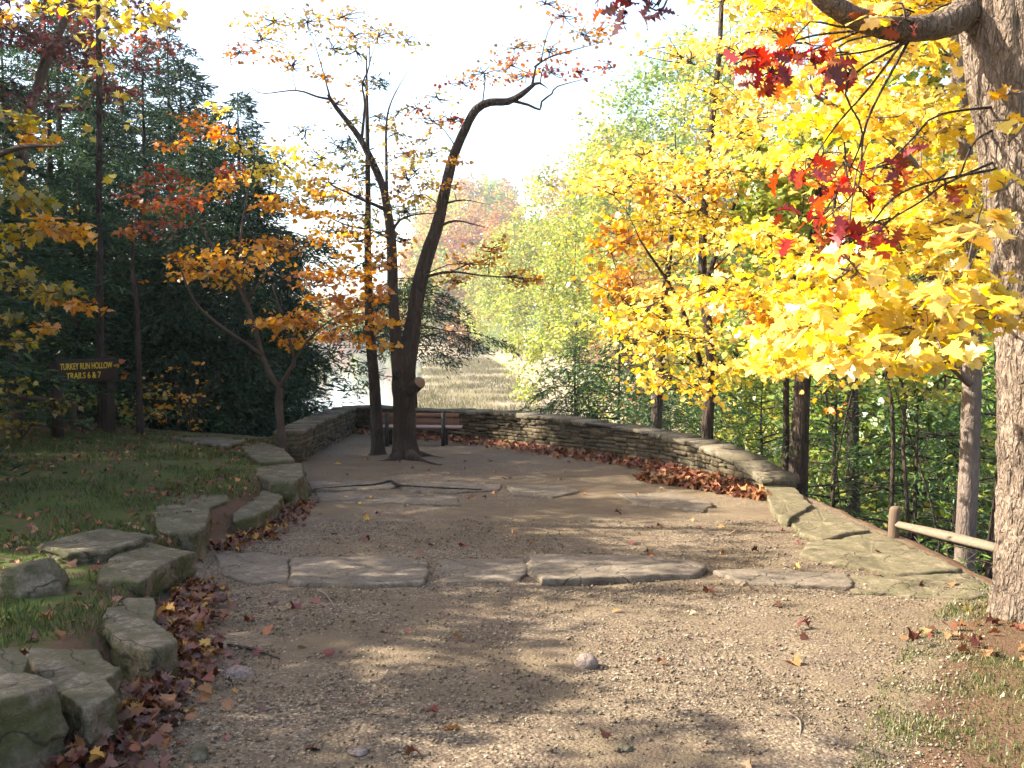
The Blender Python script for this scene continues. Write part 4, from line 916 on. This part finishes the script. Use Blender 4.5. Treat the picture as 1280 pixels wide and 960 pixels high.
B = hem('tall narrow hemlock whose top breaks into the sky at upper left', 185, 29, 45, 4.0, 150, 'hemlock', 2, hg, dens=.85, leafsize=.14)
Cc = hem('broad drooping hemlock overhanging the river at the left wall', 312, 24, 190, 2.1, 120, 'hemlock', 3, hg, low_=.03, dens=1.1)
for src, px, d, top, r, wd, lab in [(B, 60, 25, 0, 1.2, 1.15, 'tall hemlock behind the sign at the left'), (A, 140, 23.5, 90, 2.0, 1.1, 'hemlock filling the gap between the sign and the bare stem'), (B, -40, 20, -160, 3.0, 1, 'hemlock cut by the left edge of the photo'),
                              (Cc, 338, 29, 300, .8, 1.0, 'low hemlock leaning lowest over the water'), (A, 300, 28, 115, 4.0, 1.15, 'hemlock top showing behind the gold sapling'), (B, 125, 34, -30, 5.1, 1.1, 'hemlock rising behind the tall slender tree'), (B, 215, 32, 25, 2.9, 1.1, 'pointed hemlock farthest back beside the white sky gap'), (B, 90, 27, -50, 4.4, 1.1, 'tallest hemlock, rising out of the photo over the sign'), (B, 10, 30, 20, .5, 1.1, 'hemlock below the purple-red oak'),
                              (Cc, 205, 21, 310, 2.7, 1.35, 'short bushy hemlock between the lawn crest and the taller ones'), (A, 240, 33, 70, 1.5, 1.1, 'hemlock with the second highest pointed top left of the white sky'), (A, 95, 21.5, 200, 5.5, 1.2, 'hemlock standing directly behind the sign posts')]:
    hcopy(src, px, d, top, r, lab, hg, wd)
for src, x, y, h, r, lab in [(A, -10.2, 9.6, 7.6, .7, 'hemlock standing out of view left of the lawn'), (A, -9.6, 12.3, 8.2, 1.6, 'hemlock out of view beside the middle of the lawn'), (B, -11.5, 14.6, 10.4, 2.2, 'tall hemlock standing out of view left of the lawn'),
                             (B, -10.4, 17.2, 9.8, 3.9, 'hemlock out of view beyond the left end of the rail fence'), (A, -14, 19, 11.5, 5.0, 'hemlock out of view deepest in the woods at the left')]:
    hcopy(src, 0, y, 0, r, lab, 'unseen shade trees past the left edge', 1.5, x, h)  # unseen hemlocks added to shade the lawn and terrace
hr = 'young hemlocks beyond the wall'
D = hem('young dark hemlock just beyond the wall, left of the pale maple', 722, 24, 418, 2.5, 84, 'hemlockmid', 4, hr, dens=.75, leafsize=.10)
E = hem('small hemlock showing its boughs behind the twin-trunked oak', 520, 26.2, 345, 2.7, 40, 'hemlock', 5, hr, dens=1.0, leafsize=.11, power=.3, low_=.62)
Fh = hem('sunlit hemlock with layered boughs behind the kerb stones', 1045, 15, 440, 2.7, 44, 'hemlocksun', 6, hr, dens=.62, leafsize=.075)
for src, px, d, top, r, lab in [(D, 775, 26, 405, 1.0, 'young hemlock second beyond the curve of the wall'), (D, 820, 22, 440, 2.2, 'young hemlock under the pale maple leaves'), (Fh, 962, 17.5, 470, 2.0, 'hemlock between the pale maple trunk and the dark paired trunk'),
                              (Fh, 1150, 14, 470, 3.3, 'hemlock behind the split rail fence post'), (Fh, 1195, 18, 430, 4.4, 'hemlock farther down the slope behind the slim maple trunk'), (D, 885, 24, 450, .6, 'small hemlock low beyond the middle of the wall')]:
    hcopy(src, px, d, top, r, lab, hr, .95)

# --- dark trunks among the right hand foliage
def crown_pads(c, R, n, nl, pal, pr=.32, size=None):
    c = np.array(c, float); R = np.array(R, float); o = []
    for k in range(n):
        d = ball(1, .38)[0]; o.append((c + d * R, tuple(R * pr * rng.uniform(.75, 1.3)), nl, pal) + ((size,) if size else ()))
    return o
def wood(label, px, d, rad, ybase, lean, H, pal, R, n, nl, size=.16, name='woodland_tree', group='trees on the slope right of the wall'):
    x = xpos(px, d); z = g(x, d)
    wb = rng.normal(0, .05 + .012 * H, (2, 2)) if rad < .1 else np.zeros((2, 2))
    t = [(x, d, z - .3, rad * 1.3), (x + lean * .1 + wb[0, 0], d + wb[0, 1], z + H * .22, rad), (x + lean * .4 + wb[1, 0], d + wb[1, 1], z + H * .5, rad * .75), (x + lean, d, z + H * .85, rad * .3), (x + lean, d, z + H, rad * .08)]
    return tree(name, label, 'tree', [t], crown_pads((x + lean * .8, d, z + H * .74), R, n, nl, pal), MAPLE_S, size, 'darkbark', group, 9, .6, 6, True, .008, br=.02, base=(x, d, z))
wood('thick dark trunk at the far side of the kerb stones', 1000, 14.2, .125, 610, .3, 6.6, 'lime', (1.4, 1.4, 1.2), 9, 120)
wood('thin dark stem leaning against the thick dark trunk', 985, 14.6, .05, 600, .2, 5.4, 'lime', (1.2, 1.2, 1.1), 10, 90)
wood('dark straight trunk midway between the wall end and the slim maple', 1072, 16.5, .115, 640, -.2, 8.2, 'lime', (1.9, 1.9, 1.7), 18, 130)
wood('shadowed trunk close behind the slim pale maple', 1226, 12.5, .07, 720, .6, 11, 'lime', (1.8, 1.8, 2.5), 14, 90)
wood('short dark trunk with gold leaves just above the middle of the wall', 818, 21, .13, 500, .4, 8.5, 'gold', (1.9, 1.9, 1.8), 16, 80)
wood('crooked thin stem near the fence post', 1122, 12.2, .03, 640, -.4, 4.6, 'amber', (.8, .8, .7), 7, 14, .11)
wood('lime sapling with a forked crown just past the kerb stones', 1040, 12.5, .013, 620, .9, 4.2, 'lime', (1.0, 1.0, .9), 9, 40, .09)
wood('gold-leaved sapling in front of the dark straight trunk', 1088, 13.5, .013, 620, -.8, 4.0, 'gold', (.9, .9, .7), 7, 26, .10)
wood('bright lime sapling between the fence post and the slim maple', 1172, 11.6, .013, 620, -.7, 4.0, 'lime', (.9, .9, .9), 9, 40, .09)
wood('thin upright sapling right of the fence post', 1145, 12.6, .028, 620, .2, 5.0, 'lime', (.8, .8, 1.0), 7, 30, .10)
for lab, px, d, H, R, pal, n in [
  ('bright yellow-green tree beyond the wall, under the pale maple boughs', 720, 70, 15.5, 4.2, 'lime', 34), ('yellow-green tree filling the gap right of the young hemlocks', 790, 56, 15, 4.0, 'lime', 34), ('orange tree glimpsed between the maple boughs', 860, 50, 16, 3.8, 'farorange', 30),
  ('green tree behind the thick dark trunk', 935, 44, 16, 4.2, 'green', 34), ('light green tree behind the slope hemlocks', 1015, 40, 16, 4.0, 'lime', 34), ('green tree behind the crooked thin stem', 1095, 36, 16, 4.0, 'green', 34),
  ('yellow-green tree between the slim maple and the large oak', 1175, 34, 15, 3.8, 'lime', 32), ('green tree mostly hidden by the large oak trunk', 1265, 32, 15, 3.8, 'green', 30), ('low green tree down in the ravine right of the fence', 1110, 25, 8, 3.2, 'green', 26), ('low yellow-green tree down in the ravine below the wall end', 1000, 27, 8.5, 3.4, 'lime', 26), ('low lime tree in the ravine beyond the kerb', 1210, 24, 8, 3.0, 'lime', 24), ('low green tree deepest in the ravine', 925, 33, 8.5, 3.2, 'lime', 24)]:
    x = xpos(px, d); z = g(x, d); zc_ = z + H * .6
    tree('woodland_tree', lab, 'tree', [[(x, d, z - .4, .17), (x + .2, d, z + H * .3, .12), (x - .1, d, z + H * .7, .06), (x, d, z + H, .02)]], crown_pads((x, d, zc_ - H * .06), (R * 1.1, R * 1.1, H * .46), int(n * 1.2), 190, pal, .29), SIMPLE, .24, 'darkbark', 'trees on the slope right of the wall', 8, 1.0, 6, True, .012, br=.02, pj=.3, base=(x, d, z))

# --- trees on the far bank
bg = 'trees on the far river bank'
for lab, px, d, H, R, pal, n in [
  ('lime tree rising above the willows midway along the right bank', 650, 190, 25, 7, 'lime', 40), ('broad lime tree just beyond the young hemlocks on the right bank', 765, 118, 22, 7, 'lime', 44), ('tall bright lime tree nearest the river on the right bank', 722, 128, 24, 6.5, 'lime', 46), ('lime tree left of the tallest bright one on the right bank', 668, 160, 25, 7, 'lime', 46), ('yellow-green tree half hidden by the pale maple', 785, 112, 25, 6.5, 'lime', 44),
  ('lime tree whose left side meets the orange hillside', 628, 222, 25, 8.5, 'lime', 44), ('orange tree capping the right bank hillside', 770, 160, 27, 7, 'farorange', 40), ('pale orange tree below the hilltop left of the pale maple', 715, 190, 27, 7.5, 'farorange', 40), ('green tree behind the pale maple crown', 850, 105, 26, 6.5, 'green', 40), ('yellow tree highest behind the pale maple', 905, 98, 27, 6.5, 'lime', 40),
  ('orange tree right behind the leaning trunk', 628, 250, 26, 8, 'farorange', 40), ('russet tree at the bend of the river', 598, 310, 24, 8, 'farbrown', 40), ('brown tree low at the bend just right of the twin trunk', 560, 340, 13, 8, 'farbrown', 40), ('orange tree far beyond the bend left of the leaning trunk', 535, 345, 12, 8, 'farorange', 36), ('russet tree on the ridge above the river bend', 655, 290, 27, 9, 'farbrown', 36),
  ('russet tree standing where the far shore meets the left water', 490, 440, 17, 10, 'farbrown', 30), ('dull gold tree on the far shore seen past the slim trunk', 455, 450, 16, 10, 'farorange', 30), ('small orange tree low beside the water at the bend', 585, 262, 11, 5, 'farorange', 30)]:
    x = xpos(px, d); z = g(x, d); lim = .18 + d * .0012
    tree('bank_tree', lab, 'tree', [[(x, d, z - .5, .3), (x, d, z + H * .4, .18), (x + .3, d, z + H * .8, .07), (x, d, z + H, .03)]], crown_pads((x, d, z + H * .53), (R * 1.15, R * 1.15, H * .48), int(n * 1.5), 130, pal, .27), SIMPLE, lim * 1.45, 'darkbark', bg, 7, 2.0, 5, False, .02, br=.03, pj=.32, base=(x, d, z))
for lab, px, d, H, R in [('pale willow shrub at the water end of the right bank', 610, 235, 8, 5), ('grey-green willow shrub third from the wall along the bank', 632, 195, 8.5, 4.5), ('pale green willow shrub at the edge of the sand', 652, 165, 8, 4.2), ('bushy willow nearest the wall on the sandbar edge', 682, 140, 8, 4), ('willow shrub hidden in part by the young hemlocks', 715, 118, 7.5, 3.8)]:
    x = xpos(px, d) + 1.5; z = g(x, d)
    tree('willow_shrub', lab, 'shrub', [[(x, d, z - .3, .15), (x, d, z + H * .5, .1), (x + .2, d, z + H * .9, .03)]], crown_pads((x, d, z + H * .5), (R * 1.1, R * 1.1, H * .5), 40, 140, 'willow', .34), SIMPLE, .28, 'darkbark', 'willow shrubs along the sandbar', 6, 1.5, 5, False, .02, br=.02, base=(x, d, z))
# distant woods that read as one mass
mb = MB(); ms = MB()
for k in range(380):
    d = rng.uniform(120, 520); px = rng.uniform(560, 1500) if d < 330 else rng.uniform(500, 1000)
    if k % 3 == 1: d = rng.uniform(262, 420); px = rng.uniform(500, 640); x = xpos(px, d)
    if k % 5 == 0: d = rng.uniform(440, 540); px = rng.uniform(330, 560); x = xpos(px, d)
    r_ = x - np.interp(d, HBY, HBX)
    if r_ < 9 and d < 268: continue
    z = g(x, d); h = rng.uniform(13, 20); pal = ['lime', 'farorange', 'farbrown', 'green', 'lime', 'farorange'][int(rng.integers(0, 6))]
    for c, R, n, p_ in crown_pads((x, d, z + h * .6), (5, 5, h * .42), 8, 40, pal, .5): foliage(mb, ms, c, R, n, p_, QUAD, .8 + d * .001, None, 4, False)
tag(mb.build('distant_woods', M['leaf']), 'distant autumn woods covering the hills along the river', 'woods', kind='stuff')

# --- low plants at the edge of the lawn
def shrub(label, px, py, d, r, H, pal, n, size=.09, leaf=MAPLE_S):
    x, y = P(px, py, d)[:2]; z = g(x, y); st = [[(x, y, z - .05, .012), (x + .05, y, z + H * .5, .009), (x, y, z + H, .004)]]
    for k in range(4):
        a = rng.uniform(0, 6.28); st.append([(x, y, z - .03, .009), (x + math.cos(a) * r * .4, y + math.sin(a) * r * .4, z + H * .5, .006), (x + math.cos(a) * r, y + math.sin(a) * r, z + H * .85, .003)])
    tree('shrub', label, 'shrub', st, crown_pads((x, y, z + H * .55), (r, r, H * .5), 10, n, pal, .35), leaf, size, 'sapbark', 'low shrubs along the lawn edge', 5, .3, 5, True, .003, br=.008, base=(x, y, z))
shrub('low gold-leaved shrub right of the bare stem', 220, 535, 18.8, .9, 1.0, 'olive', 16)
shrub('leafy green undergrowth between the sign posts', 105, 540, 18.6, .6, .8, 'green', 22, .08)
shrub('yellow-green shrub beneath the rail at the left edge', 25, 535, 16.5, .9, .8, 'olive', 24)
shrub('sparse shrub with yellow leaves in front of the dark hemlock', 235, 490, 19.5, .7, 1.5, 'gold', 9)
shrub('green undergrowth at the foot of the bare stem', 165, 540, 19, .7, .7, 'green', 18, .08)
shrub('small fern clump growing over the kerb beside the fence', 1180, 700, 9.6, .5, .5, 'green', 20, .08, NEEDLE)

# --- trees beyond the left edge of the frame: unseen, added to shade the path
def shade(label, x, y, H, R, n, nl, pal, zc, Rz, name='maple_tree'):
    z = g(x, y)
    tree(name, label, 'tree', [[(x, y, z - .2, .2), (x, y, z + H * .4, .16), (x + .2, y, z + H * .75, .09), (x, y, z + H, .02)]], crown_pads((x, y, zc), (R, R, Rz), n, nl, pal, .30), MAPLE_S, .13, 'maplebark', 'unseen shade trees past the left edge', 9, .5, 6, True, .006, br=.02, spread=.26, base=(x, y, z))
shade('maple standing out of view left of the near path', -9.6, 8.0, 8.2, 2.6, 17, 420, 'gold', 5.3, 1.9)
shade('maple standing out of view left of the nearest stones', -9.5, 4.4, 8.2, 2.5, 15, 420, 'gold', 5.2, 2.0)

# ------------------------------------------------------------------ air
HAZE = .00042  # air haze, also standing in for veiling lens glare
if HAZE:
    mb = MB(); x0, x1, y0, y1, z0, z1 = -800, 800, -90, 1620, -10, 70
    mb.add([(x0, y0, z0), (x1, y0, z0), (x1, y1, z0), (x0, y1, z0), (x0, y0, z1), (x1, y0, z1), (x1, y1, z1), (x0, y1, z1)], [3, 2, 1, 0, 4, 5, 6, 7, 0, 1, 5, 4, 1, 2, 6, 5, 2, 3, 7, 6, 3, 0, 4, 7], [4] * 6)
    m, nt, out = newmat('haze_air'); pv_ = nt.nodes.new('ShaderNodeVolumePrincipled'); pv_.inputs['Color'].default_value = (.92, .94, .97, 1); pv_.inputs['Density'].default_value = HAZE; pv_.inputs['Anisotropy'].default_value = .3
    nt.links.new(pv_.outputs[0], out.inputs['Volume']); tag(mb.build('haze', m), 'thin pale autumn haze over the valley', 'haze', kind='stuff')
# ------------------------------------------------------------------ light, sky, camera
w = bpy.data.worlds.new('World'); sc.world = w; w.use_nodes = True; nt = w.node_tree; nt.nodes.clear()
sky = nt.nodes.new('ShaderNodeTexSky'); sky.sky_type = 'NISHITA'; sky.sun_disc = False
sky.sun_elevation = math.radians(SUN_EL); sky.sun_rotation = math.radians(SUN_AZ); sky.dust_density = 2.4; sky.air_density = 1.0; sky.ozone_density = 1.0
bgn = nt.nodes.new('ShaderNodeBackground'); bgn.inputs[1].default_value = .125; o_ = nt.nodes.new('ShaderNodeOutputWorld')
nt.links.new(sky.outputs[0], bgn.inputs[0]); nt.links.new(bgn.outputs[0], o_.inputs[0])
l = bpy.data.lights.new('sun', 'SUN'); l.energy = 5.0; l.angle = math.radians(.5); l.color = (1, .93, .81)
so = bpy.data.objects.new('sun', l); COL.objects.link(so); az, el = math.radians(SUN_AZ), math.radians(SUN_EL)
so.rotation_euler = Vector((-math.sin(az) * math.cos(el), -math.cos(az) * math.cos(el), -math.sin(el))).to_track_quat('-Z', 'Y').to_euler()
cam = bpy.data.cameras.new('camera'); cam.sensor_width = 36; cam.lens = 36 * F / 1280; cam.clip_end = 4000; cam.clip_start = .05
co = bpy.data.objects.new('camera', cam); COL.objects.link(co); co.location = (0, 0, EYE); co.rotation_euler = (math.pi / 2 - PITCH, 0, 0); sc.camera = co
vs = sc.view_settings; vs.view_transform = 'Standard'; vs.look = 'None'; vs.exposure = 2.12; vs.gamma = 1; vs.use_curve_mapping = False
cy = sc.cycles; cy.max_bounces = 4; cy.diffuse_bounces = 2; cy.glossy_bounces = 2; cy.transmission_bounces = 3; cy.transparent_max_bounces = 4; cy.sample_clamp_indirect = 6; cy.adaptive_threshold = .03
